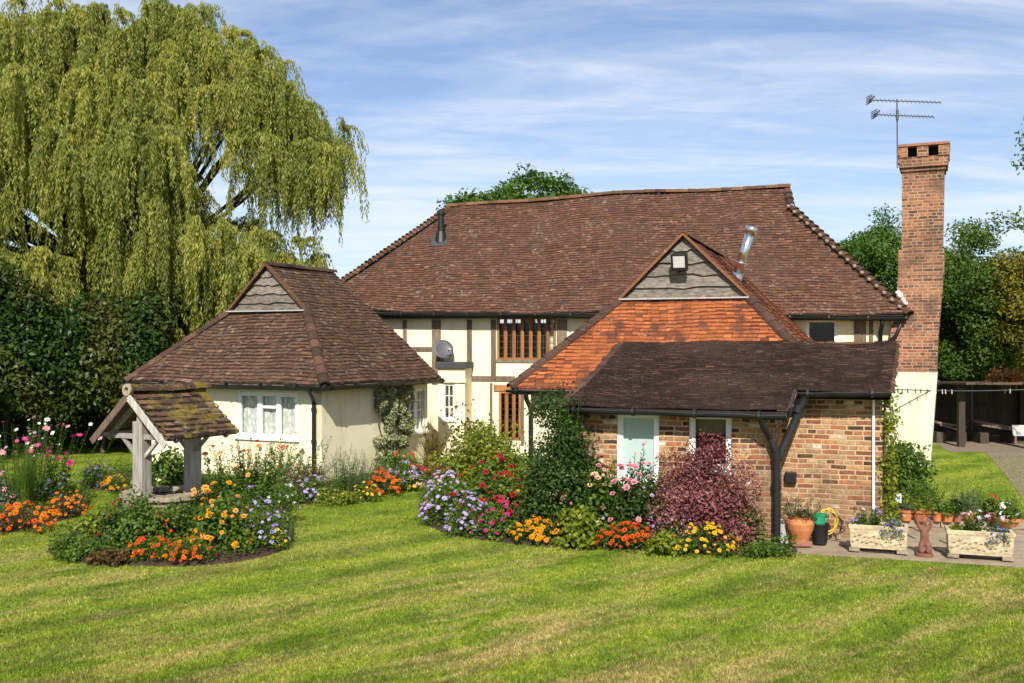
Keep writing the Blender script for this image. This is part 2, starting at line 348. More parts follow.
def lawn_colour(nt):
    o = ocoord(nt)
    st = mapping(nt, o, (1, 1, 1), (0, 0, R(-41)))            # x runs along the mowing stripes
    wv = N(nt, 'ShaderNodeTexWave', wave_type='BANDS', bands_direction='Y'); wv.inputs['Scale'].default_value = .26; wv.inputs['Distortion'].default_value = 3.5
    wv.inputs['Detail'].default_value = 3; wv.inputs['Detail Scale'].default_value = .7; nt.links.new(st, wv.inputs['Vector'])
    n1 = noise(nt, mapping(nt, st, (.75, 1.7, 1)), .95, 6, .64, .4); n2 = noise(nt, o, 1.7, 5, .62); n3 = noise(nt, o, 22, 4, .7)
    n4 = noise(nt, mapping(nt, st, (.55, 2.4, 1), (0, 0, 0), (5, 2, 0)), .85, 6, .68, .8)
    n6 = noise(nt, o, .17, 3, .5)
    sy = N(nt, 'ShaderNodeSeparateXYZ'); nt.links.new(o, sy.inputs[0])
    worn = N(nt, 'ShaderNodeMapRange'); worn.inputs['From Min'].default_value = 16.5; worn.inputs['From Max'].default_value = 11.0; nt.links.new(sy.outputs[1], worn.inputs[0])
    g = math_node(nt, 'ADD', math_node(nt, 'MULTIPLY', wv.outputs['Fac'], .11), math_node(nt, 'ADD', math_node(nt, 'MULTIPLY', n1, .52), math_node(nt, 'MULTIPLY', n2, .35)))
    c = ramp(nt, g, [(.36, (.100, .158, .013)), (.47, (.165, .232, .019)), (.58, (.235, .285, .028)), (.70, (.33, .315, .060))])
    dry = math_node(nt, 'MULTIPLY', ramp(nt, n4, [(.46, 0.), (.62, 1.)]), ramp(nt, n6, [(.34, .35), (.55, 1.)]))
    c = mix_col(nt, math_node(nt, 'MULTIPLY', dry, math_node(nt, 'ADD', math_node(nt, 'MULTIPLY', worn.outputs[0], .62), .10)), c, (.50, .355, .155))
    dk = ramp(nt, noise(nt, mapping(nt, st, (.55, 1.6, 1), (0, 0, 0), (9, 4, 1)), .9, 6, .64, .6), [(.53, 0.), (.68, 1.)])
    c = mix_col(nt, math_node(nt, 'MULTIPLY', dk, math_node(nt, 'ADD', math_node(nt, 'MULTIPLY', worn.outputs[0], .5), .12)), c, (.075, .088, .018))
    c = mix_col(nt, 1., c, ramp(nt, noise(nt, o, 7, 5, .7), [(.3, .74), (.7, 1.24)]), 'MULTIPLY')
    c = mix_col(nt, 1., c, ramp(nt, n3, [(.3, .70), (.7, 1.28)]), 'MULTIPLY')
    return c, n3
def lawnmat():
    m, nt, b = new_mat('mown_grass'); c, n3 = lawn_colour(nt)
    setc(nt, b, 'Base Color', c); b.inputs['Roughness'].default_value = .9; b.inputs['Specular IOR Level'].default_value = .1
    bump(nt, b, noise(nt, ocoord(nt), 60, 4, .7), .8, .03); return m
def blademat():
    m, nt, b = new_mat('grass_blade'); c, n3 = lawn_colour(nt)
    c = mix_col(nt, 1., c, ramp(nt, attr(nt), [(0, .5), (.8, 1.3), (1, 1.9)]), 'MULTIPLY')
    setc(nt, b, 'Base Color', c); b.inputs['Roughness'].default_value = .6; b.inputs['Specular IOR Level'].default_value = .2
    t = N(nt, 'ShaderNodeBsdfTranslucent'); nt.links.new(c, t.inputs[0])
    mx = N(nt, 'ShaderNodeMixShader'); mx.inputs[0].default_value = .3
    nt.links.new(b.outputs[0], mx.inputs[1]); nt.links.new(t.outputs[0], mx.inputs[2]); nt.links.new(mx.outputs[0], nt.nodes['Material Output'].inputs[0]); return m
M['lawn'] = lawnmat(); M['blade'] = blademat()

# ------------------------------------------------------------------ ground, paths, beds
mb = MB(); xs = [-400, -60, -20, 0, 20, 60, 400]; ys = [-60, 0, 8, 20, 40, 90, 600]
for i in range(6):
    for j in range(6): mb.quad((xs[i], ys[j], 0), (xs[i + 1], ys[j], 0), (xs[i + 1], ys[j + 1], 0), (xs[i], ys[j + 1], 0))
tag(mb.build('lawn', M['lawn']), 'striped mown lawn with dry yellow patches', 'lawn', kind='structure')

def outline(pxs, n=6):
    pts = [G(*p) for p in pxs]; out = []
    k = len(pts)
    for i in range(k):
        p0, p1, p2, p3 = pts[i - 1], pts[i], pts[(i + 1) % k], pts[(i + 2) % k]
        for j in range(n):
            t = j / n
            out.append(.5 * ((2 * p1) + (p2 - p0) * t + (2 * p0 - 5 * p1 + 4 * p2 - p3) * t * t + (3 * p1 - p0 - 3 * p2 + p3) * t ** 3))
    return out
def flat_poly(name, pts, z, mat, label, cat):
    mb = MB(); mb.add([(p.x, p.y, z) for p in pts], [tuple(range(len(pts)))]); o = mb.build(name, mat); return tag(o, label, cat, kind='structure')
BEDS = []
def soil_bed(pxs, label, dome=.09):
    pts = outline(pxs); c = sum(pts, Vector()) / len(pts); BEDS.append(pts)
    mb = MB(); rings = [(1.0, .003), (.985, .03), (.93, .06), (.75, dome), (.4, dome + .02)]
    n = len(pts); vs = []; fs = []
    for (k, z) in rings:
        for p in pts: q = c + (p - c) * k; vs.append((q.x, q.y, z + (random.uniform(-.012, .012) if k < .97 else 0)))
    for i in range(len(rings) - 1):
        for j in range(n): fs.append((i * n + j, i * n + (j + 1) % n, (i + 1) * n + (j + 1) % n, (i + 1) * n + j))
    fs.append(tuple((len(rings) - 1) * n + j for j in range(n))); mb.add(vs, fs)
    o = mb.build('flower_bed', M['soil'], smooth=True); tag(o, label, 'flower bed', kind='structure')
soil_bed([(48, 551), (75, 562), (130, 566), (200, 566), (255, 559), (285, 549), (294, 535), (289, 515), (270, 499), (235, 489), (190, 485), (150, 487), (122, 498), (108, 513), (86, 527), (62, 539)], 'round soil bed under the wishing well')
soil_bed([(-70, 548), (0, 533), (40, 526), (75, 516), (89, 506), (86, 496), (60, 490), (10, 484), (-80, 478)], 'soil bed at the left edge')
soil_bed([(84, 479), (85, 488), (120, 492), (200, 498), (290, 504), (345, 501), (400, 491), (428, 484), (446, 474), (440, 467), (400, 473), (330, 486), (260, 481), (180, 475), (120, 471)], 'soil bed along the cream outbuilding')
soil_bed([(419, 506), (424, 521), (440, 531), (475, 539), (520, 545), (580, 548), (640, 550), (700, 553), (760, 555), (792, 555), (796, 549), (775, 545), (690, 538), (600, 532), (565, 520), (520, 497), (455, 477), (432, 486)], 'soil bed in front of the brick extension')
# paving, drive
mb = MB(); prng = random.Random(3)
pv = [G(p[0], p[1]) for p in [(776, 553), (850, 557), (1120, 574), (1120, 524), (905, 521), (860, 527), (780, 540)]]
mb.add([(p.x, p.y, .004) for p in pv], [tuple(range(len(pv)))])
tag(mb.build('paving', M['slab']), kind='structure', label='brown stone paving beside the brick wall', cat='paving')
mb = MB()
for i in range(14):
    for j in range(4):
        x = 5.05 + i * .62 + (j % 2) * .3; y = 14.12 + j * .52 - i * .10
        if x < 6.2 and j > 1: continue
        w = prng.uniform(.27, .29); h = prng.uniform(.225, .24); z = prng.uniform(.018, .026)
        mb.hexa([(x - w, y - h + .05, .004), (x + w, y - h - .05, .004), (x + w, y + h - .05, .004), (x - w, y + h + .05, .004), (x - w, y - h + .05, z), (x + w, y - h - .05, z), (x + w, y + h - .05, z), (x - w, y + h + .05, z)])
tag(mb.build('path', M['slab']), kind='structure', label='stone slab path behind the planters', cat='path')
flat_poly('driveway', [G(*p) for p in [(985, 452), (1004, 473), (1030, 508), (1160, 640), (1300, 560), (1300, 430), (1024, 423), (940, 430), (936, 444), (950, 452)]], .006, M['drive'], 'pale gravel drive by the shed', 'driveway')
flat_poly('terrace', [G(*p) for p in [(436, 492), (452, 478), (520, 492), (510, 463), (440, 462), (425, 470)]], .005, M['slab'], 'paved gap between the flower beds', 'terrace')

# ------------------------------------------------------------------ building helpers
class Frame:
    def __init__(s, O, ang):
        s.O = Vector((O[0], O[1])); s.e = Vector((math.cos(R(ang)), -math.sin(R(ang)))); s.f = Vector((math.sin(R(ang)), math.cos(R(ang))))
    def pt(s, a, d, z): q = s.O + s.e * a + s.f * d; return Vector((q.x, q.y, z))
    def s_of(s, px, d):
        k = (px - 512) / F; return (k * (s.O.y + s.f.y * d) - (s.O.x + s.f.x * d)) / (s.e.x - k * s.e.y)
    def z_of(s, py, a, d): Y = s.O.y + s.e.y * a + s.f.y * d; return CH - (py - HZ) / F * Y
    def box(s, mb, a0, a1, d0, d1, z0, z1, r=None):
        p = s.pt; mb.hexa([p(a0, d0, z0), p(a1, d0, z0), p(a1, d1, z0), p(a0, d1, z0), p(a0, d0, z1), p(a1, d0, z1), p(a1, d1, z1), p(a0, d1, z1)], r)
    def rect(s, x0, x1, y0, y1, d):   # pixel rectangle on the plane at depth d -> (a0,a1,z0,z1)
        a0 = s.s_of(x0, d); a1 = s.s_of(x1, d); am = (a0 + a1) / 2
        return a0, a1, s.z_of(y1, am, d), s.z_of(y0, am, d)
    def turned(s, a, d, side):        # frame of a side wall seen from its outside ('right' or 'left')
        g = Frame((0, 0), 0); q = s.O + s.e * a + s.f * d; g.O = q
        if side == 'right': g.e = s.f.copy(); g.f = -s.e
        else: g.e = -s.f; g.f = s.e.copy()
        return g
    def wall(s, mb, a0, a1, d0, d1, z0, z1, holes=()):
        A = sorted({a0, a1} | {h[0] for h in holes} | {h[1] for h in holes}); Z = sorted({z0, z1} | {h[2] for h in holes} | {h[3] for h in holes})
        for i in range(len(A) - 1):
            for j in range(len(Z) - 1):
                ca, cz = (A[i] + A[i + 1]) / 2, (Z[j] + Z[j + 1]) / 2
                if any(h[0] < ca < h[1] and h[2] < cz < h[3] for h in holes): continue
                for d, fl in ((d0, 0), (d1, 1)):
                    q = [s.pt(A[i], d, Z[j]), s.pt(A[i + 1], d, Z[j]), s.pt(A[i + 1], d, Z[j + 1]), s.pt(A[i], d, Z[j + 1])]
                    mb.quad(*(q if not fl else q[::-1]))
        for (h0, h1, k0, k1) in list(holes) + [(a1, a0, z1, z0)]:
            pa = [(h0, k0), (h1, k0), (h1, k1), (h0, k1)]
            for i in range(4):
                (x, y), (u, v) = pa[i], pa[(i + 1) % 4]
                mb.quad(s.pt(x, d0, y), s.pt(x, d1, y), s.pt(u, d1, v), s.pt(u, d0, v))
    def outer(s, mb, poly, z0, z1):
        pass

def scan(poly, d):
    xs = []
    n = len(poly)
    for i in range(n):
        (s0, d0), (s1, d1) = poly[i], poly[(i + 1) % n]
        if (d0 <= d < d1) or (d1 <= d < d0): xs.append(s0 + (s1 - s0) * (d - d0) / (d1 - d0))
    return (min(xs), max(xs)) if len(xs) >= 2 else None
def tile_roof(name, fr, poly, zf, mat, parent, tw=.155, gauge=.1, slope=1.0, thick=.020, seed=1, rough=1.0, wob=.012):
    rr = random.Random(seed); o0 = ORIG[root_of(parent).name]
    gd = gauge * math.cos(math.atan(slope)); dmin = min(p[1] for p in poly); dmax = max(p[1] for p in poly)
    V = []; Q = []; A = []
    rows = int((dmax - dmin) / gd) + 1
    ph1, ph2 = rr.uniform(0, 6), rr.uniform(0, 6)
    def pos(a, d, h):
        w = wob * (math.sin(a * 1.7 + ph1 + d * .6) + .6 * math.sin(a * 3.9 + ph2) + .5 * math.sin(d * 2.6 + a))
        q = fr.pt(a, d, zf(a, d) + h + w) - o0; return (q.x, q.y, q.z)
    for j in range(rows):
        d0 = dmin + j * gd; d1 = min(d0 + gd, dmax); it = scan(poly, min((d0 + d1) / 2, dmax - 1e-4))
        if not it: continue
        a = it[0] - (tw * .5 if j % 2 else 0) - rr.uniform(0, .02); rowh = rr.uniform(-.003, .004)
        while a < it[1]:
            w = tw * rr.uniform(.94, 1.06); s0 = max(a, it[0]); s1 = min(a + w - .004, it[1]); a += w
            if s1 - s0 < .02: continue
            t0 = thick * rr.uniform(.6, 1.5) * rough + rowh + .012; dj = rr.uniform(-.012, .008) * rough; tl = rr.uniform(-.004, .004) * rough
            b = len(V)
            V += [pos(s0, d0 + dj, t0 + tl), pos(s1, d0 + dj, t0 - tl), pos(s1, d1 + .012, .004 + rowh), pos(s0, d1 + .012, .004 + rowh), pos(s0, d0 + dj, -.012), pos(s1, d0 + dj, -.012)]
            Q += [(b, b + 1, b + 2, b + 3), (b + 4, b + 5, b + 1, b)]
            v = .06 + .94 * rr.random(); A += [v, 0.]  # butt face takes the dark stop, a course shadow put into colour
    o = link(name, np_mesh(name, np.array(V), np.array(Q), mat, A), parent)
    return o
def sheet(mb, fr, poly, zf, dz=-.03):
    mb.add([fr.pt(a, d, zf(a, d) + dz) for a, d in poly], [tuple(range(len(poly)))])
def hip_run(mb, A, B, r0=.13, seg=.27, r1=None, lift=.0, step=.03):
    A = Vector(A); B = Vector(B); L = (B - A).length; n = max(1, int(round(L / seg))); t = (B - A) / L
    sd = t.cross(Vector((0, 0, 1))).normalized(); up = sd.cross(t).normalized()
    for i in range(n):
        p = A + t * (L * i / n); q = A + t * (L * (i + 1) / n + .05); ra = r0 * random.uniform(.95, 1.06); rb = (r1 or r0 * .82)
        vs = []; K = 7
        for (c, rad, lf) in ((p, ra, step), (q, rb, 0)):
            for k in range(K):
                an = math.pi * k / (K - 1); vs.append(c + sd * (math.cos(an) * rad) + up * (math.sin(an) * rad * .85 + lf + lift - .04))
        for k in range(K):   # butt thickness
            an = math.pi * k / (K - 1); vs.append(p + sd * (math.cos(an) * (ra - .025)) + up * (math.sin(an) * (ra - .03) * .85 + step + lift - .05))
        fs = [(k, k + 1, K + k + 1, K + k) for k in range(K - 1)] + [(2 * K + k, 2 * K + k + 1, k + 1, k) for k in range(K - 1)]
        mb.add(vs, fs)
def gutter(mb, A, B, r=.06):
    A = Vector(A); B = Vector(B); t = (B - A).normalized(); sd = t.cross(Vector((0, 0, 1))).normalized()
    K = 7; n = 10; vs = []; fs = []
    for i in range(n + 1):
        p = A + (B - A) * (i / n) + Vector((0, 0, .006 * math.sin(i * 1.9)))
        for k in range(K):
            an = math.pi + math.pi * k / (K - 1); vs.append(p + sd * math.cos(an) * r + Vector((0, 0, math.sin(an) * r)))
        for k in range(K):
            an = 2 * math.pi - math.pi * k / (K - 1); vs.append(p + sd * math.cos(an) * (r - .008) + Vector((0, 0, math.sin(an) * (r - .008))))
    m = 2 * K
    for i in range(n):
        for k in range(m): fs.append((i * m + k, i * m + (k + 1) % m, (i + 1) * m + (k + 1) % m, (i + 1) * m + k))
    fs += [tuple(range(m)), tuple(range(n * m + m - 1, n * m - 1, -1))]; mb.add(vs, fs)
    L = (B - A).length
    for i in range(int(L / .9) + 1):     # union clips
        p = A + t * min(L, i * .9 + .2); mb.tube([p + Vector((0, 0, -.01)) - t * .02, p + Vector((0, 0, -.01)) + t * .02], r + .008, 10)

def casement(fr, parent, rect, d, lights, mat, name='window', fw=.05, bars=None, back=None, backmat=None, mull=None, proud=.03, sill=True):
    """rect=(a0,a1,z0,z1); lights: list of relative splits; bars: list per light of (ncols,nrows); children: frame, pane, curtain"""
    a0, a1, z0, z1 = rect
    m = MB()
    for b0, b1, c0, c1 in ((a0, a1, z1 - fw, z1), (a0, a1, z0, z0 + fw), (a0, a0 + fw, z0 + fw, z1 - fw), (a1 - fw, a1, z0 + fw, z1 - fw)): fr.box(m, b0, b1, d - proud, d + .05, c0, c1)
    xs = [a0 + fw / 2 + (a1 - a0 - fw) * t for t in lights]
    for x in xs[1:-1]: fr.box(m, x - fw * .45, x + fw * .45, d - proud + .004, d + .046, z0 + fw, z1 - fw)
    for i in range(len(xs) - 1):
        nc, nr = (bars[i] if bars else (1, 1)); l, r = xs[i] + fw * .5, xs[i + 1] - fw * .5
        s_ = .03                             # sash
        for b0, b1, c0, c1 in ((l, r, z1 - fw - s_, z1 - fw), (l, r, z0 + fw, z0 + fw + s_), (l, l + s_, z0 + fw + s_, z1 - fw - s_), (r - s_, r, z0 + fw + s_, z1 - fw - s_)): fr.box(m, b0, b1, d - proud + .010, d + .04, c0, c1)
        for k in range(1, nc): x = l + (r - l) * k / nc; fr.box(m, x - .011, x + .011, d - proud + .016, d + .03, z0 + fw + s_, z1 - fw - s_)
        rows = nr if isinstance(nr, (list, tuple)) else [k / nr for k in range(1, nr)]
        for k in rows: z = z0 + fw + (z1 - z0 - 2 * fw) * k; fr.box(m, l + s_, r - s_, d - proud + .018, d + .028, z - (.011 if not isinstance(nr, (list, tuple)) else .028), z + (.011 if not isinstance(nr, (list, tuple)) else .028))
    w = m.build(name, mat, parent)
    g = MB(); g.quad(fr.pt(a0 + fw, d + .02, z0 + fw), fr.pt(a1 - fw, d + .02, z0 + fw), fr.pt(a1 - fw, d + .02, z1 - fw), fr.pt(a0 + fw, d + .02, z1 - fw)); g.build('pane', M['glass'], w)
    if sill:
        sm = MB(); fr.box(sm, a0 - .05, a1 + .05, d - .10, d + .05, z0 - .05, z0 - .002); sm.build('sill', mat, w)
    if backmat:
        cm = MB(); n = 24
        for i in range(n):
            x0 = a0 + (a1 - a0) * i / n; x1 = a0 + (a1 - a0) * (i + 1) / n
            dd = lambda k: d + .09 + .018 * math.sin(k * 1.7)
            cm.quad(fr.pt(x0, dd(i), z0), fr.pt(x1, dd(i + 1), z0), fr.pt(x1, dd(i + 1), z1), fr.pt(x0, dd(i), z1))
        cm.build('curtain', backmat, w)
    return w

# ------------------------------------------------------------------ MAIN HOUSE
HF = Frame((-5.74, 26.94), 12.0); HW, HD = 15.56, 3.4
house = thing('farmhouse', 'long half-timbered farmhouse with a big brown tiled hipped roof and tall brick chimney', 'house', HF.pt(7.5, .4, 0))
def h_ze(a): return 3.83 - .21 * a / HW + .02 * math.sin(a * .9)
def h_zr(a): return 6.98 + (7.25 - 6.98) * (a - 3.26) / 9.68 + .09 * math.sin((a - 3.26) / 9.68 * math.pi) - .035 * math.sin(a * 1.3)
def h_z(a, d): return h_ze(a) + (h_zr(a) - h_ze(a)) * d / HD
front_poly = [(0, 0), (HW, 0), (13.0, 2.75), (12.94, 3.4), (3.26, 3.4), (3.0, 3.05)]
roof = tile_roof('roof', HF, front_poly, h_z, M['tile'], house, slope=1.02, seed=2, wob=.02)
# hip ends
RF = HF.turned(HW, 0, 'right'); LF = HF.turned(0, 2 * HD, 'left')
def rz(a, d): return 3.61 + 3.05 * d / 2.6
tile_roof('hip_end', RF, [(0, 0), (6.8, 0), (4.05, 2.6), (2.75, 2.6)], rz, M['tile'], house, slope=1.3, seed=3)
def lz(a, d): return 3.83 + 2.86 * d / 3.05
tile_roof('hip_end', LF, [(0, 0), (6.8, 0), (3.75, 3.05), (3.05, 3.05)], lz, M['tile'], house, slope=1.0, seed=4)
mb = MB(); sheet(mb, HF, front_poly, h_z, -.05); sheet(mb, RF, [(0, 0), (6.8, 0), (4.05, 2.6), (2.75, 2.6)], rz, -.05); sheet(mb, LF, [(0, 0), (6.8, 0), (3.75, 3.05), (3.05, 3.05)], lz, -.05)
bz = lambda a, d: h_ze(a) + (h_zr(a) - h_ze(a)) * (2 * HD - d) / HD
sheet(mb, HF, [(0, 6.8), (3.0, 3.75), (3.26, 3.4), (12.94, 3.4), (13.0, 4.05), (HW, 6.8)], bz, -.02)
mb.add([HF.pt(12.94, 2.75, rz(0, 2.6)), HF.pt(12.94, 4.05, rz(0, 2.6)), HF.pt(12.94, 3.4, 7.25)], [(0, 1, 2)])
mb.add([HF.pt(3.05, 3.05, lz(0, 3.05)), HF.pt(3.05, 3.75, lz(0, 3.05)), HF.pt(3.26, 3.4, 6.98)], [(0, 1, 2)])
mb.build('roof_underlay', M['under'], house)
mb = MB()
for i in range(8): hip_run(mb, HF.pt(3.2 + i * 9.78 / 8, 3.4, h_zr(3.2 + i * 9.78 / 8) + .03), HF.pt(3.2 + (i + 1) * 9.78 / 8, 3.4, h_zr(3.2 + (i + 1) * 9.78 / 8) + .03), .12, .31, .115, step=.008)
mb.build('ridge_tiles', M['hip'], house)
mb = MB(); hip_run(mb, HF.pt(0, 0, h_ze(0) + .02), HF.pt(3.05, 3.05, lz(0, 3.05) + .04), .12, .14, .085, step=.05); hip_run(mb, HF.pt(3.0, 3.0, lz(0, 3.0) + .06), HF.pt(3.26, 3.4, 7.0), .12, .25); mb.build('hip_tiles', M['hip'], house)
mb = MB(); hip_run(mb, HF.pt(HW, 0, 3.64), HF.pt(13.0, 2.75, 6.66), .13, .22, .09, step=.03); hip_run(mb, HF.pt(13.0, 2.75, 6.68), HF.pt(12.94, 3.35, 7.22), .12, .3); mb.build('hip_tiles', M['hip_dark'], house)
mb = MB(); A = HF.pt(HW, 0, 3.62); B = HF.pt(13.0, 2.75, 6.62); n = 17
for i in range(n):
    p = A + (B - A) * ((i + .35) / n) + HF.pt(-.15, -.06, .10) - HF.pt(0, 0, 0)
    q = p + (B - A).normalized() * .10; mb = MB(); mb.tube([p, p + (q - p) * .5, q], [.03, .055, .03], 8); mb.build('hip_mortar', M['mortar'], house, smooth=True)
# walls
WD = .38
holes = []
up_win = HF.rect(497, 556, 317, 360, WD); lo_win = HF.rect(499, 521, 391, 440, WD); r_win = HF.rect(806, 838, 319, 347, WD); s_win = HF.rect(443, 456, 384, 415, WD - .0)
mb = MB(); HF.wall(mb, .4, HW - .35, WD, WD + .22, 0, 3.72, [up_win, lo_win, r_win])
HF.box(mb, .4, .62, WD + .22, 6.4, 0, 3.6); HF.box(mb, HW - .57, HW - .35, WD + .22, 6.4, 0, 3.5); HF.box(mb, .62, HW - .57, 6.2, 6.4, 0, 3.6)
mb.build('wall', M['cream'], house)
mb = MB(); HF.box(mb, 0.1, HW - .1, .061, WD - .001, 3.60, 3.63); p_ = HF.pt; mb.hexa([p_(.05, .03, 3.68), p_(HW - .05, .03, 3.47), p_(HW - .05, .06, 3.47), p_(.05, .06, 3.68), p_(.05, .03, 3.80), p_(HW - .05, .03, 3.59), p_(HW - .05, .06, 3.59), p_(.05, .06, 3.80)]); mb.build('fascia', M['black'], house)
def stud(x0, x1, y0, y1, mat='timber', proud=.03, name='timber_stud'):
    a0, a1, z0, z1 = HF.rect(x0, x1, y0, y1, WD); m = MB(); HF.box(m, a0, a1, WD - proud, WD + .04, z0, min(z1, 3.56)); m.build(name, M[mat], house)
for s_ in ((403, 407, 312, 353), (432, 441, 312, 384), (467, 472, 312, 378), (491, 496, 312, 381), (557, 567, 314, 366), (372, 376, 312, 350), (854, 866, 316, 347), (869, 873, 316, 347)): stud(*s_)
for s_ in ((407, 432, 347, 351), (463, 515, 376, 381), (496, 558, 359.5, 362.5)): stud(*s_, proud=.034, name='timber_rail')
for s_ in ((490, 492.5, 383, 445), (521, 524, 383, 445)): stud(*s_, proud=.036)
stud(494, 528, 385, 391, 'oak', .045, 'timber_rail')
def mullion_window(rect, nm, mat):
    a0, a1, z0, z1 = rect; m = MB(); f = .06
    for b0, b1, c0, c1 in ((a0, a1, z1 - f, z1), (a0, a1, z0, z0 + f), (a0, a0 + f, z0 + f, z1 - f), (a1 - f, a1, z0 + f, z1 - f)): HF.box(m, b0, b1, WD - .02, WD + .10, c0, c1)
    w = m.build('window', M[mat], house)
    for i in range(1, nm + 1):
        x = a0 + (a1 - a0) * i / (nm + 1); mm = MB(); p = HF.pt(x, WD + .03, 0); r = .048
        q = [HF.pt(x - r, WD + .03, 0), HF.pt(x, WD - .015, 0), HF.pt(x + r, WD + .03, 0), HF.pt(x, WD + .075, 0)]
        mm.hexa([Vector((v.x, v.y, z0 + f)) for v in q] + [Vector((v.x, v.y, z1 - f)) for v in q]); mm.build('mullion', M[mat], w)
    g = MB(); g.quad(HF.pt(a0, WD + .11, z0), HF.pt(a1, WD + .11, z0), HF.pt(a1, WD + .11, z1), HF.pt(a0, WD + .11, z1)); g.build('pane', M['glass'], w)
    lm = MB()
    nx = int((a1 - a0) / .16); nz = int((z1 - z0) / .16)
    for i in range(1, nx): x = a0 + (a1 - a0) * i / nx; HF.box(lm, x - .006, x + .006, WD + .102, WD + .108, z0, z1)
    for i in range(1, nz): z = z0 + (z1 - z0) * i / nz; HF.box(lm, a0, a1, WD + .1025, WD + .1075, z - .006, z + .006)
    lm.build('leading', M['lead'], w); return w
w = mullion_window(up_win, 6, 'oak')
cm = MB(); a0, a1, z0, z1 = up_win; HF.box(cm, a1 - .28, a1 - .10, WD + .16, WD + .20, z0, z1); cm.build('curtain', M['curtain'], w)
mullion_window(lo_win, 2, 'oak')
casement(HF, house, r_win, WD + .04, [0, 1], M['white'], bars=[(1, 1)], proud=.02, sill=False)
for d_ in (.75,): 
    m = MB(); HF.box(m, .7, HW - .7, 1.2, 1.24, 0, 3.4); m.build('dark_room_panel', M['dark_room'], house)  # added near-black panel, painted to read as an unlit room
mb = MB(); gutter(mb, HF.pt(0.0, -.06, 3.79), HF.pt(HW - .1, -.06, 3.555), .055); mb.build('gutter', M['black'], house)
# downpipes at the right end
mb = MB(); a = HF.s_of(880, WD); mb.tube([HF.pt(a, .0, 3.50), HF.pt(a, .1, 3.36), HF.pt(a, WD - .06, 3.2), HF.pt(a, WD - .06, 2.0)], .05, 10); mb.build('downpipe', M['black'], house, smooth=True)
mb = MB(); a2 = HF.s_of(898, WD); mb.tube([HF.pt(a2, -.02, 3.4), HF.pt(a2 - .1, .1, 3.1), HF.pt(a2 - .5, .2, 2.75)], .045, 10); mb.build('downpipe', M['black'], house, smooth=True)
# bay with lead top
bay_d = -.35; b0, b1 = HF.s_of(438, bay_d), HF.s_of(465, bay_d)
bz1 = HF.z_of(362, b0, bay_d) ; sw = HF.rect(442.5, 455, 383, 420, bay_d)
mb = MB(); HF.wall(mb, b0, b1, bay_d, bay_d + .15, 0, bz1 - .16, [sw]); HF.box(mb, b1 - .14, b1 - .001, bay_d + .15, WD - .001, 0, bz1 - .16); mb.build('bay_wall', M['cream'], house)
mb = MB(); HF.box(mb, b0 - .06, b1 + .05, bay_d - .08, WD - .002, bz1 - .16, bz1); mb.build('bay_roof', M['lead'], house, bevel=.01)
mb = MB(); z_ = HF.z_of(380, b0, bay_d); HF.box(mb, b0 - .02, b1 + .03, bay_d - .05, bay_d - .001, z_ - .06, z_ + .02); mb.build('bay_moulding', M['cream'], house)
casement(HF, house, sw, bay_d + .05, [0, 1], M['white'], bars=[(2, 3)], fw=.035, proud=.03)
# roof vent near the left ridge end
d_ = 2.25; a = HF.s_of(441, d_); zb = h_z(a, d_)
mb = MB(); mb.tube([HF.pt(a, d_, zb - .1), HF.pt(a, d_, zb + .22)], [.19, .13], 12); mb.tube([HF.pt(a, d_, zb + .2), HF.pt(a, d_, zb + .72)], [.095, .09], 12); mb.tube([HF.pt(a, d_, zb + .70), HF.pt(a, d_, zb + .80), HF.pt(a, d_, zb + .86)], [.12, .12, .05], 12)
v = mb.build('roof_vent', M['black'], house)
mb = MB(); q = [HF.pt(a - .25, d_ - .28, 0), HF.pt(a + .25, d_ - .28, 0), HF.pt(a + .2, d_ + .15, 0), HF.pt(a - .2, d_ + .15, 0)]
mb.add([Vector((p.x, p.y, h_z(a, d_ - .28 if i < 2 else d_ + .15) + .05)) for i, p in enumerate(q)], [(0, 1, 2, 3)]); mb.build('flashing', M['lead'], v)

# chimney
CF = Frame((0, 0), 10.0)
def chim_section(z, x0, x1, Y, depth):
    p0 = Vector(((x0 - 512) / F * Y, Y, z)); wd = (x1 - x0) / F * Y
    e = Vector((math.cos(R(24)), -math.sin(R(24)), 0)); f = Vector((math.sin(R(24)), math.cos(R(24)), 0))
    wd /= (math.cos(R(24)) + (.41) * math.sin(R(24)))
    return [p0, p0 + e * wd, p0 + e * wd + f * depth, p0 + f * depth]
def loft(mb, secs):
    for i in range(len(secs) - 1): mb.hexa(secs[i] + secs[i + 1])
CY = 23.95; zc = lambda py: CH - (py - HZ) / F * CY
mb = MB(); loft(mb, [chim_section(0, 885, 930, CY, .95), chim_section(zc(372), 887, 937, CY, .95)]); ch_base = None
stack = MB()
secs = [chim_section(zc(372), 887.5, 936.5, CY + .004, .94), chim_section(zc(335), 890, 938, CY + .004, .93), chim_section(zc(300), 897, 941, CY + .004, .9), chim_section(zc(276), 898, 943, CY + .004, .9)]
loft(stack, secs)
loft(stack, [chim_section(zc(275.9), 898, 944, CY - .01, .9), chim_section(zc(250), 898.5, 944, CY - .01, .9)])
loft(stack, [chim_section(zc(249.9), 901.5, 942.5, CY + .02, .84), chim_section(zc(172), 902, 944, CY + .02, .84)])
chim = stack.build('chimney', M['brick_chim'], house)
mb.build('rendered_base', M['white_wall'], chim)
cap = MB()
loft(cap, [chim_section(zc(172), 901, 945.5, CY - .02, .9), chim_section(zc(168.5), 901, 945.5, CY - .02, .9)])
loft(cap, [chim_section(zc(168.4), 899, 947, CY - .06, .98), chim_section(zc(158.5), 898.5, 948, CY - .06, .98)])
q0 = chim_section(0, 897.5, 949, CY - .08, 1.04); ce = q0[1] - q0[0]; cf = q0[3] - q0[0]
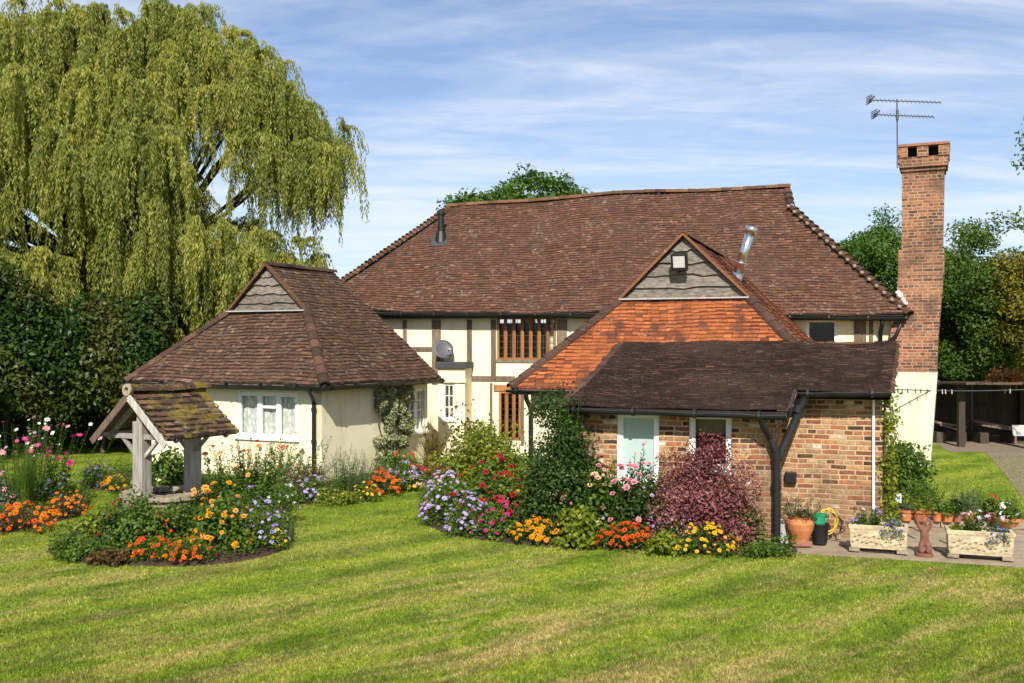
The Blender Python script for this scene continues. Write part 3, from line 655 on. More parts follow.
def pier(u0, u1, v0, v1):
    b_ = [q0[0] + ce * u + cf * v for u, v in ((u0, v0), (u1, v0), (u1, v1), (u0, v1))]
    cap.hexa([Vector((p.x, p.y, zc(158.4))) for p in b_] + [Vector((p.x, p.y, zc(148))) for p in b_])
for u0, u1 in ((0, .20), (.38, .60), (.79, 1)):
    for v0 in (0, .82): pier(u0, u1, v0, v0 + .18)
for u0 in (0, .82): pier(u0, u0 + .18, .38, .6)
cap.build('cap', M['brick_chim'], chim)
cap = MB(); loft(cap, [chim_section(zc(148), 896.5, 949.5, CY - .10, 1.08), chim_section(zc(145.5), 897, 949.3, CY - .10, 1.08)]); cap.build('cap_slab', M['terra_dark'], chim)
mb = MB(); loft(mb, [chim_section(zc(163) - .0, 905, 942, CY + .15, .5), chim_section(zc(149), 905, 942, CY + .15, .5)]); mb.build('flue_liner', M['dark_room'], chim)
mb = MB(); loft(mb, [chim_section(zc(350), 929, 946, CY + .1, .5), chim_section(zc(341), 931, 946, CY + .1, .5)]); 
mb = MB()   # white mortar fillet where the roof meets the stack
for i in range(9):
    t = i / 8; mb.tube([P(897 + 17 * t, 291 + 23 * t, CY - .03), P(899 + 17 * t, 295 + 23 * t, CY - .03)], [.06 + .02 * math.sin(i * 2.1), .06], 7)
mb.build('mortar_fillet', simple('lime_mortar', (.66, .64, .60), .9, .2, 8), chim, smooth=True)

# tv aerial
YA = CY - .15
aer = thing('tv_aerial', 'spiky double television aerial on a thin mast by the chimney top', 'aerial', P(897.5, 166, YA))
mb = MB(); mb.tube([P(897.5, 168, YA), P(897, 99, YA)], .018, 8); mb.build('mast', M['alu'], aer)
for y0, y1, xa, xb in ((100, 102.5, 868, 941), (114.5, 117, 873, 934)):
    mb = MB(); A = P(xa, y0, YA); B = P(xb, y1, YA + .15); mb.tube([A, B], .012, 6); n = 17
    b_ = mb.build('boom', M['alu'], aer)
    em = MB()
    for i in range(n):
        p = A + (B - A) * ((i + 1.2) / (n + .5)); em.tube([p + Vector((-.03, -.13, -.035)), p + Vector((.03, .13, .035))], .008, 5); em.tube([p + Vector((-.03, .0, .045)), p + Vector((.03, 0, -.045))], .007, 5)
    em.build('director', M['alu'], b_)
    em = MB()
    for k in range(-2, 3): em.tube([A + Vector((.03, -.2, .04 * k)), A + Vector((.03 , .2, .04 * k + .02))], .012, 5)
    for k in (-1, 1): em.tube([A + Vector((0.0, .0, -.1)), A + Vector((.16, .0, .1))], .018, 5)
    em.build('reflector', M['alu'], b_)
mb = MB(); mb.tube([P(897.3, 110, YA - .03), P(897.3, 120, YA - .03)], .035, 8); mb.build('clamp', M['alu'], aer)
for y_ in (155, 163): mb = MB(); mb.tube([P(897.5, y_, YA), P(901, y_ + 3, YA + .2)], .02, 6); mb.build('bracket', M['alu'], aer)

# satellite dish
dd = HF.s_of(443, WD)
dpos = P(443, 350, (HF.pt(dd, WD - .35, 0)).y)
dish = thing('satellite_dish', 'grey satellite dish on a bracket on the timbered wall', 'dish', dpos)
mb = MB(); ax = Vector((.28, -.86, .42)).normalized(); u = ax.orthogonal().normalized(); v_ = ax.cross(u); vs = []; fs = []; K = 24
prof = [(0.0, .0), (.09, .006), (.18, .026), (.27, .06)]
for r_, h_ in prof:
    for k in range(K): an = 2 * math.pi * k / K; vs.append(dpos + (u * math.cos(an) + v_ * math.sin(an)) * max(r_, .001) + ax * h_)
for r_, h_ in prof:
    for k in range(K): an = 2 * math.pi * k / K; vs.append(dpos + (u * math.cos(an) + v_ * math.sin(an)) * max(r_, .001) + ax * (h_ - .012))
nP = len(prof)
for i in range(nP - 1):
    for k in range(K):
        k2 = (k + 1) % K; fs.append((i * K + k, i * K + k2, (i + 1) * K + k2, (i + 1) * K + k)); fs.append(((nP + i) * K + k2, (nP + i) * K + k, (nP + i + 1) * K + k, (nP + i + 1) * K + k2))
for k in range(K): k2 = (k + 1) % K; fs.append(((nP - 1) * K + k, (nP - 1) * K + k2, (2 * nP - 1) * K + k2, (2 * nP - 1) * K + k))
mb.add(vs, fs); mb.build('reflector', M['dish'], dish, smooth=True)
mb = MB(); tip = dpos + ax * .30 + Vector((.10, 0, -.12)); mb.tube([dpos + Vector((.02, 0, -.24)), tip], .012, 6); mb.tube([tip - ax * .05, tip + ax * .05], .028, 8); mb.build('feed_arm', M['grey_plastic'], dish)
mb = MB(); mb.tube([dpos - ax * .02, dpos - ax * .12, dpos + Vector((-.02, .12, -.28)), dpos + Vector((-.02, .33, -.28))], .022, 8); mb.build('bracket', M['black'], dish)

# ------------------------------------------------------------------ hipped wing with gablet
def wing_roof(fr, W, L, Lr, ze, Rr, zg, g, mat_front, mat_side, root, seeds, front_verge, hipmat, ridgemat, front_poly=None, boards=5):
    sg = (zg - ze) / Rr * W / 2
    fz = lambda a, d: ze + (zg - ze) * d / g
    LS = fr.turned(0, L, 'left'); RS = fr.turned(W, 0, 'right')
    sz = lambda a, d: ze + Rr * d / (W / 2)
    fp = front_poly or [(0, 0), (W, 0), (W - sg, g), (sg, g)]
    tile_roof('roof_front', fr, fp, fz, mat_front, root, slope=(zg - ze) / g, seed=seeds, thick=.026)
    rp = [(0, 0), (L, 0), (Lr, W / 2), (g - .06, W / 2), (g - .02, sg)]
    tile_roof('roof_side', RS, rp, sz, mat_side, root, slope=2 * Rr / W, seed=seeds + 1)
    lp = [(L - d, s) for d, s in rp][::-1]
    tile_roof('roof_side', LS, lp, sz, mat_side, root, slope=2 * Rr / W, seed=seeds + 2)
    mb = MB(); sheet(mb, fr, [(0, 0), (W, 0), (W - sg, g), (sg, g)], fz, -.035); sheet(mb, RS, rp, sz, -.035); sheet(mb, LS, lp, sz, -.035)
    mb.add([fr.pt(0, L, ze), fr.pt(W, L, ze), fr.pt(W / 2, Lr, ze + Rr)], [(0, 1, 2)]); mb.build('roof_underlay', M['under'], root)
    zr = ze + Rr
    # gablet boards: separate waney boards
    nb = boards; w0 = sg; H_ = zr - zg
    for i in range(nb):
        za = zg + H_ * i / nb * .96; zb = zg + H_ * (i + 1.12) / nb * .96; m = MB(); K = 9; lowp = []; upp = []
        for k in range(K):
            t = k / (K - 1)
            wav = .014 * math.sin(k * .9 + i * 2.1) + .018 * math.sin(k * 2.3 + i * 1.7) + random.uniform(-.008, .008)
            def half(z): return (W / 2 - sg) * max(0, (zr - z)) / H_
            hl = half(za); hu = half(zb) if i < nb - 1 else .02
            lowp.append(fr.pt(W / 2 - hl + 2 * hl * t, g + .02 - .012 * (nb - i) * 0 - .03, za + (wav if 0 < k < K - 1 else 0) - .015))
            upp.append(fr.pt(W / 2 - hu + 2 * hu * t, g + .045, min(zb, zr - .02)))
        vs = lowp + upp + [p + fr.pt(0, .03, 0) - fr.pt(0, 0, 0) for p in lowp]
        m.add(vs, [(k, k + 1, K + k + 1, K + k) for k in range(K - 1)] + [(2 * K + k, 2 * K + k + 1, k + 1, k) for k in range(K - 1)])
        m.build('gable_board', M['board'], root)
    m = MB(); m.add([fr.pt(sg, g + .06, zg - .1), fr.pt(W - sg, g + .06, zg - .1), fr.pt(W / 2, g + .06, zr)], [(0, 1, 2)]); m.build('gable_backing', M['dark_room'], root)
    m = MB(); m.bar(fr.pt(sg - .02, g - .10, zg + .0), fr.pt(W - sg + .02, g - .10, zg + .0), .10, .03); m.build('lead_flashing', simple('pale_lead', (.33, .33, .33), .6, .3, 9), root)
    m = MB()
    for sgn in (0, 1):
        A = fr.pt(sg - .05 if not sgn else W - sg + .05, g - .06, zg - .02); B = fr.pt(W / 2, g - .06, zr + .02); m = MB(); m.bar(A, B, .09, .05); m.build('verge', front_verge, root)
    for aa, bb in ((0, sg), (W, W - sg)): m = MB(); hip_run(m, fr.pt(aa, 0, ze + .02), fr.pt(bb, g, zg + .02), .12, .3, .11, step=.012); m.build('hip_tiles', hipmat, root)
    m = MB(); hip_run(m, fr.pt(W / 2, g - .08, zr + .03), fr.pt(W / 2, Lr, zr + .03), .10, .32, .10, step=.008)
    m.build('ridge_tiles', ridgemat, root)
    return sg, fz, sz, LS, RS

# ------------------------------------------------------------------ LEFT WING (cream outbuilding)
aL = 25.0
Cn = Vector((-3.72, 19.8)); eL = Vector((math.cos(R(aL)), -math.sin(R(aL)))); fL = Vector((math.sin(R(aL)), math.cos(R(aL))))
WL = 5.35; O_L = Cn - eL * WL
LW = Frame(O_L, aL)
ze = 2.1
wing = thing('outbuilding', 'cream rendered outbuilding with a brown tiled roof and boarded gablet, left of the farmhouse', 'outbuilding', LW.pt(WL / 2, .3, 0))
dap = None
kx = (268 - 512) / F; mid = O_L + eL * (WL / 2); gL = (kx * mid.y - mid.x) / (fL.x - kx * fL.y)      # apex setback
LL = 4.75
Yap = (mid + fL * gL).y; zap = CH + 80 / F * Yap; zgL = CH + 34 / F * Yap
kx = (333 - 512) / F; LrL = (kx * mid.y - mid.x) / (fL.x - kx * fL.y)
sg, fz, sz, LS, RS = wing_roof(LW, WL, LL, min(LrL, LL - .4), ze, zap - ze, zgL, gL, M['tile_wing'], M['tile_wing'], wing, 21, M['hip'], M['hip_dark'], M['hip_dark'])
ov = .3
w1 = LW.rect(237, 297.5, 392.5, 438, ov)
RW = LW.turned(WL - ov, 0, 'right')
w2 = RW.rect(405, 427.5, 389, 432, 0)
mb = MB(); LW.wall(mb, ov, WL - ov, ov, ov + .2, 0, 2.12, [w1])
RW.wall(mb, ov + .0, LL - ov, 0.001, .2, 0, 2.12, [w2]); LW.box(mb, ov, ov + .2, ov + .2, LL - ov, 0, 2.12); LW.box(mb, ov + .2, WL - ov - .2, LL - ov - .2, LL - ov, 0, 2.12)
mb.build('wall', M['cream'], wing)
w = casement(LW, wing, w1, ov + .05, [0, .36, .68, 1], M['white'], bars=[(1, 1), (1, [.70]), (1, 1)], backmat=M['net'], proud=.03)
w = casement(RW, wing, w2, .05, [0, .5, 1], M['white'], bars=[(2, 4), (2, 4)], fw=.035, proud=.03)
cm = MB(); RW.box(cm, w2[0] + (w2[1] - w2[0]) * .62, w2[1] - .03, .12, .14, w2[2], w2[3]); cm.build('curtain', M['curtain'], w)
m = MB(); LW.box(m, ov + .3, WL - ov - .3, 1.7, 1.73, 0, 2.1); m.build('dark_room_panel', M['dark_room'], wing)  # added panel behind the wing windows, room darkness painted in its colour
m = MB(); LW.box(m, .05, WL - .05, .02, ov, ze - .075, ze - .04); RW.box(m, .02, LL - .05, -ov + .02, -.001, ze - .075, ze - .04); LW.box(m, .02, WL - .02, .005, .02, ze - .12, ze - .01); RW.box(m, .02, LL, -ov + .005, -ov + .02, ze - .12, ze - .01); m.build('fascia', M['timber'], wing)
m = MB(); gutter(m, LW.pt(-.02, -.055, ze - .02), LW.pt(WL + .05, -.055, ze - .035), .055); m.build('gutter', M['black'], wing)
m = MB(); gutter(m, RW.pt(-.02, -ov - .055, ze - .02), RW.pt(LL, -ov - .055, ze - .05), .055); m.build('gutter', M['black'], wing)
m = MB(); a = LW.s_of(311, .0); a1_ = LW.s_of(315.5, ov); m.tube([LW.pt(a, -.055, ze - .07), LW.pt(a, -.04, ze - .16), LW.pt(a1_, ov - .06, ze - .36), LW.pt(a1_, ov - .06, .05)], .042, 10)
for z in (1.55, .9): m.tube([LW.pt(a1_, ov - .06, z), LW.pt(a1_, ov - .06, z + .07)], .055, 10)
m.build('downpipe', M['black'], wing, smooth=False)

# ------------------------------------------------------------------ RIGHT WING + lean-to (brick extension)
aR = 20.0; RWg = Frame((-.04, 18.5), aR); WR = 5.84; zeR = 2.1
ext = thing('brick_extension', 'brick extension with a bright orange tiled hip, boarded gablet and dark lean-to roof', 'extension', RWg.pt(3, -2, 0))
gR = 1.75; YapR = RWg.pt(WR / 2, gR, 0).y; zapR = CH + 110 / F * YapR; zgR = CH + 46.5 / F * YapR
M['tile_side'] = tilemat('red_brown_tile', [(0, (.10, .036, .02)), (.4, (.19, .058, .026)), (.8, (.27, .085, .034)), (1, (.16, .06, .035))], (.13, .055, .03), (.34, .25, .18), .6, gain=(1.25, 1.2, 1.1))
sgR, fzR, szR, LSR, RSR = wing_roof(RWg, WR, 8.6, 7.4, zeR, zapR - zeR, zgR, gR, M['tile_orange'], M['tile_side'], ext, 31, M['hip_orange'], M['hip_dark'], M['hip'])
# wing walls (cream at the left, mostly hidden)
mb = MB(); RWg.wall(mb, .3, WR - .3, .32, .5, 0, 2.12); RWg.box(mb, .3, .5, .5, 6.2, 0, 2.12); RWg.box(mb, WR - .5, WR - .3, .5, 6.6, 0, 2.12); mb.build('wing_wall', M['cream'], ext)
mb = MB(); gutter(mb, RWg.pt(-.05, -.05, zeR - .03), RWg.pt(2.0, -.05, zeR - .04), .055); mb.build('gutter', M['black'], ext)
mb = MB(); a = RWg.s_of(530, .2); mb.tube([RWg.pt(a, -.05, zeR - .06), RWg.pt(a, .0, zeR - .2), RWg.pt(a, .25, zeR - .4), RWg.pt(a, .25, .02)], .045, 10); mb.build('downpipe', M['black'], ext)
mb = MB(); RWg.box(mb, .0, 2.2, .01, .32, zeR - .08, zeR - .045); RWg.box(mb, .0, 2.2, .0, .02, zeR - .12, zeR - .02); mb.build('fascia', M['timber'], ext)
# lean-to frame: origin at left eave corner, same angle
LT = Frame((.81, 15.0), aR)
dot = lambda X, Y: X * math.sin(R(aR)) + Y * math.cos(R(aR))
D0 = dot(.81, 15.0)
def lt_z(a, d): return 1.99 + .25 * d - .05 * math.sin(max(0, min(1, d / 3.8)) * math.pi)
def lt_pt(px, d): return LT.s_of(px, d)
aTL, aTR = LT.s_of(624, 3.8), LT.s_of(897, 3.8); aBL, aBR = 0.0, LT.s_of(787, 0); aS0, aS1 = LT.s_of(794, 1.07), LT.s_of(890, 1.07)
poly1 = [(aBL, 0), (aBR, 0), (aS0, 1.07), (aS1, 1.07), (aTR, 3.8), (aTL, 3.8)]
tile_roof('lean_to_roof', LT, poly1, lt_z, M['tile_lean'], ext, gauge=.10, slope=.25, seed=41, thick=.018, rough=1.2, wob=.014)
mb = MB(); sheet(mb, LT, poly1, lt_z, -.085); sheet(mb, LT, poly1, lt_z, -.12); 
for i in range(len(poly1)):
    (s0, d0), (s1, d1) = poly1[i], poly1[(i + 1) % len(poly1)]
    mb.quad(LT.pt(s0, d0, lt_z(s0, d0) - .03), LT.pt(s1, d1, lt_z(s1, d1) - .03), LT.pt(s1, d1, lt_z(s1, d1) - .09), LT.pt(s0, d0, lt_z(s0, d0) - .12))
mb.build('roof_underlay', M['under'], ext)
# verge tiles along the stepped edge and the right end
for A, B in (((aBR, 0), (aS0, 1.07)), ((aS1, 1.07), (aTR, 3.8)), ((aBL, 0), (aTL, 3.8))):
    mb = MB()
    n = int(math.hypot(A[0] - B[0], A[1] - B[1]) / .11)
    for i in range(n):
        t = i / n; s_, d_ = A[0] + (B[0] - A[0]) * t, A[1] + (B[1] - A[1]) * t; z = lt_z(s_, d_) + .018; w = .15 + random.uniform(-.03, .03)
        q = [LT.pt(s_ - w, d_, z - .035), LT.pt(s_ + .05 + random.uniform(-.02, .03), d_, z - .035), LT.pt(s_ + .05, d_ + .15, z + .0), LT.pt(s_ - w, d_ + .15, z + .0)]
        mb.hexa(q + [p + Vector((0, 0, .02)) for p in q])
    mb.build('verge_tiles', M['tile_lean'], ext)
mb = MB()
hip_run(mb, LT.pt(LT.s_of(783, 3.8), 3.8, lt_z(0, 3.8) + .0), LT.pt(aTR, 3.8, lt_z(0, 3.8) + .0), .055, .33, .055, step=.005); mb.build('top_tiles', M['hip_orange'], ext)
fd = .28    # front wall depth in LT frame
lw1 = LT.rect(617, 659, 412.5, 482, fd); lw2 = LT.rect(689, 731.5, 413.5, 470, fd)
aC0 = LT.s_of(590, fd) - .55; aC1 = LT.s_of(775, fd)
mb = MB(); LT.wall(mb, aC0, aC1, fd, fd + .22, 0, lt_z(0, fd) - .085, [lw1, lw2])
bd = fd + 1.10; aE = LT.s_of(882.5, bd); 
zt = lt_z(0, bd) - .085
LT.box(mb, aC1 - .22, aC1 - .0, fd + .22, bd + .001, 0, lt_z(0, fd) - .09)
LT.wall(mb, aC1 - .1, aE, bd, bd + .22, 0, zt)
LT.box(mb, aE - .22, aE - .001, bd + .22, 3.7, 0, zt)
LT.box(mb, aC0, aC0 + .2, fd + .22, 3.5, 0, lt_z(0, fd) - .085)
mb.build('brick_wall', M['brick'], ext)
def wtrap(px): pass
w = casement(LT, ext, lw1, fd + .06, [0, 1], M['white'], bars=[(1, 1)], fw=.055, proud=.03); 
cm = MB(); LT.box(cm, lw1[0] + .05, lw1[1] - .05, fd + .10, fd + .115, lw1[2] + .05, lw1[3] - .05); cm.build('blind', M['blind'], w)
w = casement(LT, ext, lw2, fd + .06, [0, 1], M['white'], bars=[(1, 1)], fw=.055, proud=.03)
cm = MB(); LT.box(cm, lw2[0] + .05, lw2[1] - .05, fd + .16, fd + .17, lw2[3] - .32, lw2[3] - .05); cm.build('blind', simple('brown_blind', (.20, .15, .09), .9), w)
m = MB(); LT.box(m, aC0 + .25, aC1 - .3, fd + 1.0, fd + 1.02, 0, 2.0); m.build('dark_room_panel', M['dark_room'], ext)  # added panel, its near-black colour standing for lean-to room shade
for s_, wd in ((666, 4), (735, 4), (612, 4)):
    pass
# gutters and black pipes
mb = MB(); gutter(mb, LT.pt(-.05, -.06, lt_z(0, 0) - .045), LT.pt(aBR, -.06, lt_z(0, 0) - .075), .062); mb.build('gutter', M['black'], ext)
mb = MB(); gutter(mb, LT.pt(aS0, 1.0, lt_z(0, 1.07) - .03), LT.pt(aS1 + .02, 1.0, lt_z(0, 1.07) - .0), .062); mb.build('gutter', M['black'], ext)
mb = MB(); mb.bar(LT.pt(aBR + .04, -.02, lt_z(0, 0) - .03), LT.pt(aS0 + .02, 1.05, lt_z(0, 1.07) - .03), .03, .12); mb.build('bargeboard', M['black'], ext)
yp = LT.pt(LT.s_of(776, fd - .09), fd - .09, 0); vp = LT.s_of(776.5, fd - .09)
J = LT.pt(vp, fd - .09, CH - (455 - HZ) / F * yp.y)
mb = MB(); t0 = LT.pt(LT.s_of(761, -.06), -.06, lt_z(0, 0) - .11); zz_ = lambda py: CH - (py - HZ) / F * yp.y
mb.tube([t0, LT.pt(LT.s_of(763, 0), 0, zz_(425)), LT.pt(LT.s_of(770, fd - .12), fd - .12, zz_(438)), J], .05, 10); mb.tube([J + Vector((0, 0, .08)), J, Vector((J.x, J.y, .02))], .056, 12)
for py in (452, 482): mb.tube([Vector((J.x, J.y, zz_(py))), Vector((J.x, J.y, zz_(py) - .1))], .068, 12)
mb.build('downpipe', M['black'], ext)
mb = MB(); t1 = LT.pt(LT.s_of(803, 1.0), 1.0, lt_z(0, 1.07) - .08); q1 = Vector(t1); mb.tube([t1, t1 + Vector((-.0, 0, -.08)), J + (t1 - J) * .5 + Vector((.03, 0, -.02)), J + Vector((.03, .02, -.05))], .055, 10)
p_ = t1 + (J - t1) * .18 + Vector((0, 0, -.02)); mb.tube([p_, p_ + (J - t1).normalized() * .14], .066, 12); mb.build('downpipe', M['black'], ext)
mb = MB(); a = LT.s_of(873.5, bd - .03); mb.tube([LT.pt(a, bd - .03, zt - .03), LT.pt(a - .0, bd - .03, .32)], .021, 8); mb.build('white_pipe', M['white'], ext)
mb = MB(); a = LT.s_of(790.5, bd - .08); z = LT.z_of(477, a, bd); LT.box(mb, a - .085, a + .085, bd - .10, bd - .001, z - .085, z + .085); mb.build('socket_box', M['black'], ext, bevel=.01)
# steel flue
a_, d_ = 1.0, 1.0
Yf = 21.6; mb = MB(); A = P(738, 273, Yf); B = P(751, 231, Yf - .1); mb.tube([A, B], .105, 14); mb.tube([B - (B - A).normalized() * .05, B + (B - A).normalized() * .10], .135, 14)
mb.tube([A + (B - A) * .22, A + (B - A) * .22 + (B - A).normalized() * .03], .17, 14); mb.tube([A + (B - A).normalized() * -.5, A], .13, 14); mb.build('steel_flue', M['steel'], ext, smooth=True)
# floodlight
fp = P(679.5, 262, RWg.pt(WR / 2, gR, 0).y - .22)
fl = thing('floodlight', 'black floodlight fixed high on the boarded gablet above the orange roof', 'floodlight', fp)
mb = MB(); e = RWg.e.to_3d(); 
def rbox(m, c, hx, hy, hz):
    f_ = RWg.f.to_3d(); u_ = Vector((0, 0, 1)); f2 = (f_ * .95 + u_ * .3).normalized(); u2 = (u_ * .95 - f_ * .3).normalized()
    q = [c - e * hx - f2 * hy - u2 * hz, c + e * hx - f2 * hy - u2 * hz, c + e * hx + f2 * hy - u2 * hz, c - e * hx + f2 * hy - u2 * hz]
    m.hexa(q + [x + u2 * (2 * hz) for x in q])
rbox(mb, fp, .155, .06, .165); mb.build('body', M['black'], fl, bevel=.015)
mb = MB(); rbox(mb, fp - RWg.f.to_3d() * .05 + Vector((0, 0, .0)), .11, .018, .11); mb.build('lens', M['red_lamp'], fl)
mb = MB(); mb.tube([fp + Vector((.0, .02, -.12)), fp + Vector((.04, .22, -.16))], .03, 8); mb.build('bracket', M['black'], fl)

# ------------------------------------------------------------------ WISHING WELL
aW = 28.0; eW = Vector((math.cos(R(aW)), -math.sin(R(aW)))); WW = 1.74
WF = Frame(Vector((-6.35, 16.5)) - eW * WW / 2, aW); zeW, zrW, LWl = 1.36, 2.13, 1.66
well = thing('wishing_well', 'wooden wishing well with a mossy tiled roof and round stone rim', 'well', WF.pt(WW / 2, .85, 0))
RWW = WF.turned(WW, 0, 'right'); LWW = WF.turned(0, LWl, 'left')
wz = lambda a, d: zeW + (zrW - zeW) * d / (WW / 2) + .035 * math.sin(d / (WW / 2) * math.pi) * -1
for fr_, sd_ in ((RWW, 51), (LWW, 52)):
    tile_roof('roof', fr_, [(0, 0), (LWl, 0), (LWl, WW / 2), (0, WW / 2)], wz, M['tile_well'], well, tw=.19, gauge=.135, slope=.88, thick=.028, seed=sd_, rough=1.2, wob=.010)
m = MB()
for fr_ in (RWW, LWW):
    for dz in (-.02, -.05): sheet(m, fr_, [(.03, .03), (LWl - .03, .03), (LWl - .03, WW / 2), (.03, WW / 2)], wz, dz)
m.build('roof_lining', M['timber'], well)
m = MB(); hip_run(m, WF.pt(WW / 2, -.03, zrW + .05), WF.pt(WW / 2, LWl / 2, zrW + .02), .13, .30, .12, step=.012); hip_run(m, WF.pt(WW / 2, LWl / 2, zrW + .02), WF.pt(WW / 2, LWl + .03, zrW + .045), .13, .3, .12, step=.012); m.build('ridge_tiles', M['tile_well'], well)
m = MB(); c_ = WF.pt(WW / 2, -.06, zrW + .03); K = 18; vs = []
for dd_ in (0, .07):
    for rr_ in (.10, .045):
        for k in range(K):
            an = 2 * math.pi * k / K; vs.append(c_ + WF.e.to_3d() * math.cos(an) * rr_ + Vector((0, 0, math.sin(an) * rr_)) + WF.f.to_3d() * dd_)
fs = []
for k in range(K):
    k2 = (k + 1) % K; fs += [(k, k2, K + k2, K + k), (2 * K + k, 3 * K + k, 3 * K + k2, 2 * K + k2), (k, 2 * K + k, 2 * K + k2, k2), (K + k, K + k2, 3 * K + k2, 3 * K + k)]
m.add(vs, fs); m.build('round_ridge_end', simple('lichened_ridge_end', (.30, .25, .17), .9, .35, 16), well)
def wbar(name, a, b, w, h, mat='silver', up=(0, 0, 1)):
    m = MB(); m.bar(a, b, w, h, up); return m.build(name, M[mat], well, bevel=.008)
cx_ = WW / 2
for d_, nm in ((.27, 'post'), (1.40, 'post')):
    m = MB(); WF.box(m, cx_ - .11, cx_ + .11, d_ - .11, d_ + .11, 0, 1.62); m.build('post', M['silver'], well, bevel=.012)
    wbar('tie_beam', WF.pt(.14, d_ - .02, 1.36), WF.pt(WW - .14, d_ - .02, 1.36), .09, .085)
    wbar('brace', WF.pt(cx_ - .10, d_ - .02, 1.03), WF.pt(cx_ - .42, d_ - .02, 1.33), .06, .06); wbar('brace', WF.pt(cx_ + .10, d_ - .02, 1.03), WF.pt(cx_ + .42, d_ - .02, 1.33), .06, .06)
    wbar('rafter', WF.pt(.05, d_, zeW - .05), WF.pt(cx_, d_, zrW - .1), .07, .08); wbar('rafter', WF.pt(WW - .05, d_, zeW - .05), WF.pt(cx_, d_, zrW - .1), .07, .08)
    wbar('king_post', WF.pt(cx_, d_ - .03, 1.4), WF.pt(cx_, d_ - .03, 2.02), .10, .10)
wbar('bargeboard', WF.pt(.0, -.03, zeW - .10), WF.pt(cx_ - .01, -.03, zrW - .09), .035, .12, 'timber'); wbar('bargeboard', WF.pt(WW - .0, -.03, zeW - .10), WF.pt(cx_ + .01, -.03, zrW - .09), .035, .12)
wbar('wall_plate', WF.pt(.16, .02, zeW + .03), WF.pt(.16, LWl - .02, zeW + .03), .07, .07); wbar('wall_plate', WF.pt(WW - .16, .02, zeW + .03), WF.pt(WW - .16, LWl - .02, zeW + .03), .07, .07)
wbar('ridge_beam', WF.pt(cx_, .0, zrW - .09), WF.pt(cx_, LWl, zrW - .09), .06, .09)
m = MB(); cc = WF.pt(cx_, .84, 0)      # rough stone rim: individual stones in courses
for row in range(4):
    n = 11; hh = .095; st_ = [random.uniform(.7, 1.3) for _ in range(n)]; tot = sum(st_); acc = random.random() * 6
    for k in range(n):
        a0 = acc + .02; acc += 2 * math.pi * st_[k] / tot; a1 = acc - .02; z0 = row * hh + .003; z1 = z0 + hh * random.uniform(.84, .98); ri, ro = .50, .72 + random.uniform(-.03, .05)
        if row == 3: ro += .05; ri -= .03
        am = (a0 + a1) / 2
        for b0, b1 in ((a0, am), (am - .0, a1)):
            q = [cc + Vector((math.cos(t) * r_, math.sin(t) * r_, 0)) for r_, t in ((ri, b0), (ro, b0), (ro, b1), (ri, b1))]
            m.hexa([p + Vector((0, 0, z0)) for p in q] + [p + Vector((random.uniform(-.012, .012), random.uniform(-.012, .012), z1 + random.uniform(-.012, .012))) for p in q])
m.build('stone_rim', M['stone'], well, bevel=.015)
m = MB(); m.lathe([(.01, .12), (.52, .12)], cc, 20); m.build('well_infill', M['soil'], well)

# ------------------------------------------------------------------ foliage
def unit(n): v = rng.normal(size=(n, 3)); return v / np.linalg.norm(v, axis=1, keepdims=True)
def norm(v): return v / np.maximum(np.linalg.norm(v, axis=1, keepdims=True), 1e-6)
def leaves(C, T, Nn, L, W, bend=.0):
    """rhombic leaves: base C, direction T, face normal Nn"""
    n = len(C); L = np.broadcast_to(L, (n,))[:, None]; W = np.broadcast_to(W, (n,))[:, None]
    T = norm(T); B = norm(np.cross(T, Nn)); N2 = norm(np.cross(B, T))
    V = np.empty((n, 4, 3)); V[:, 0] = C; V[:, 1] = C + T * L * .48 + B * W * .5 + N2 * L * bend; V[:, 2] = C + T * L; V[:, 3] = C + T * L * .48 - B * W * .5 + N2 * L * bend
    return V.reshape(-1, 3)
def quads(n): return np.arange(4 * n).reshape(n, 4)
def leaf_obj(name, V, mat, parent, rnd=None, extra=None):
    n = len(V) // 4
    return link(name, np_mesh(name, V, quads(n), mat, rnd), parent)
def clump_leaves(centres, rads, per, L, W, up=.35, out=None, droop=0., flat=.8):
    """leaves scattered through clumps; facing outward from each clump"""
    k = len(centres); idx = np.repeat(np.arange(k), per); n = len(idx)
    u = unit(n); rr = rng.random(n) ** .45
    off = u * rr[:, None] * np.asarray(rads)[idx][:, None] * np.array([1, 1, flat])
    C = np.asarray(centres)[idx] + off
    Nn = norm(u * .7 + np.array([0, 0, up]) + unit(n) * .6); T = norm(np.cross(Nn, unit(n)) + np.array([0, 0, -droop]) + u * .3)
    cv = rng.random(k)[idx]; rnd = np.clip(.55 * rng.random(n) + .45 * cv, 0, 1)
    l = L * rng.uniform(.7, 1.25, n); return leaves(C, T, Nn, l, l * (W / L), .08), rnd

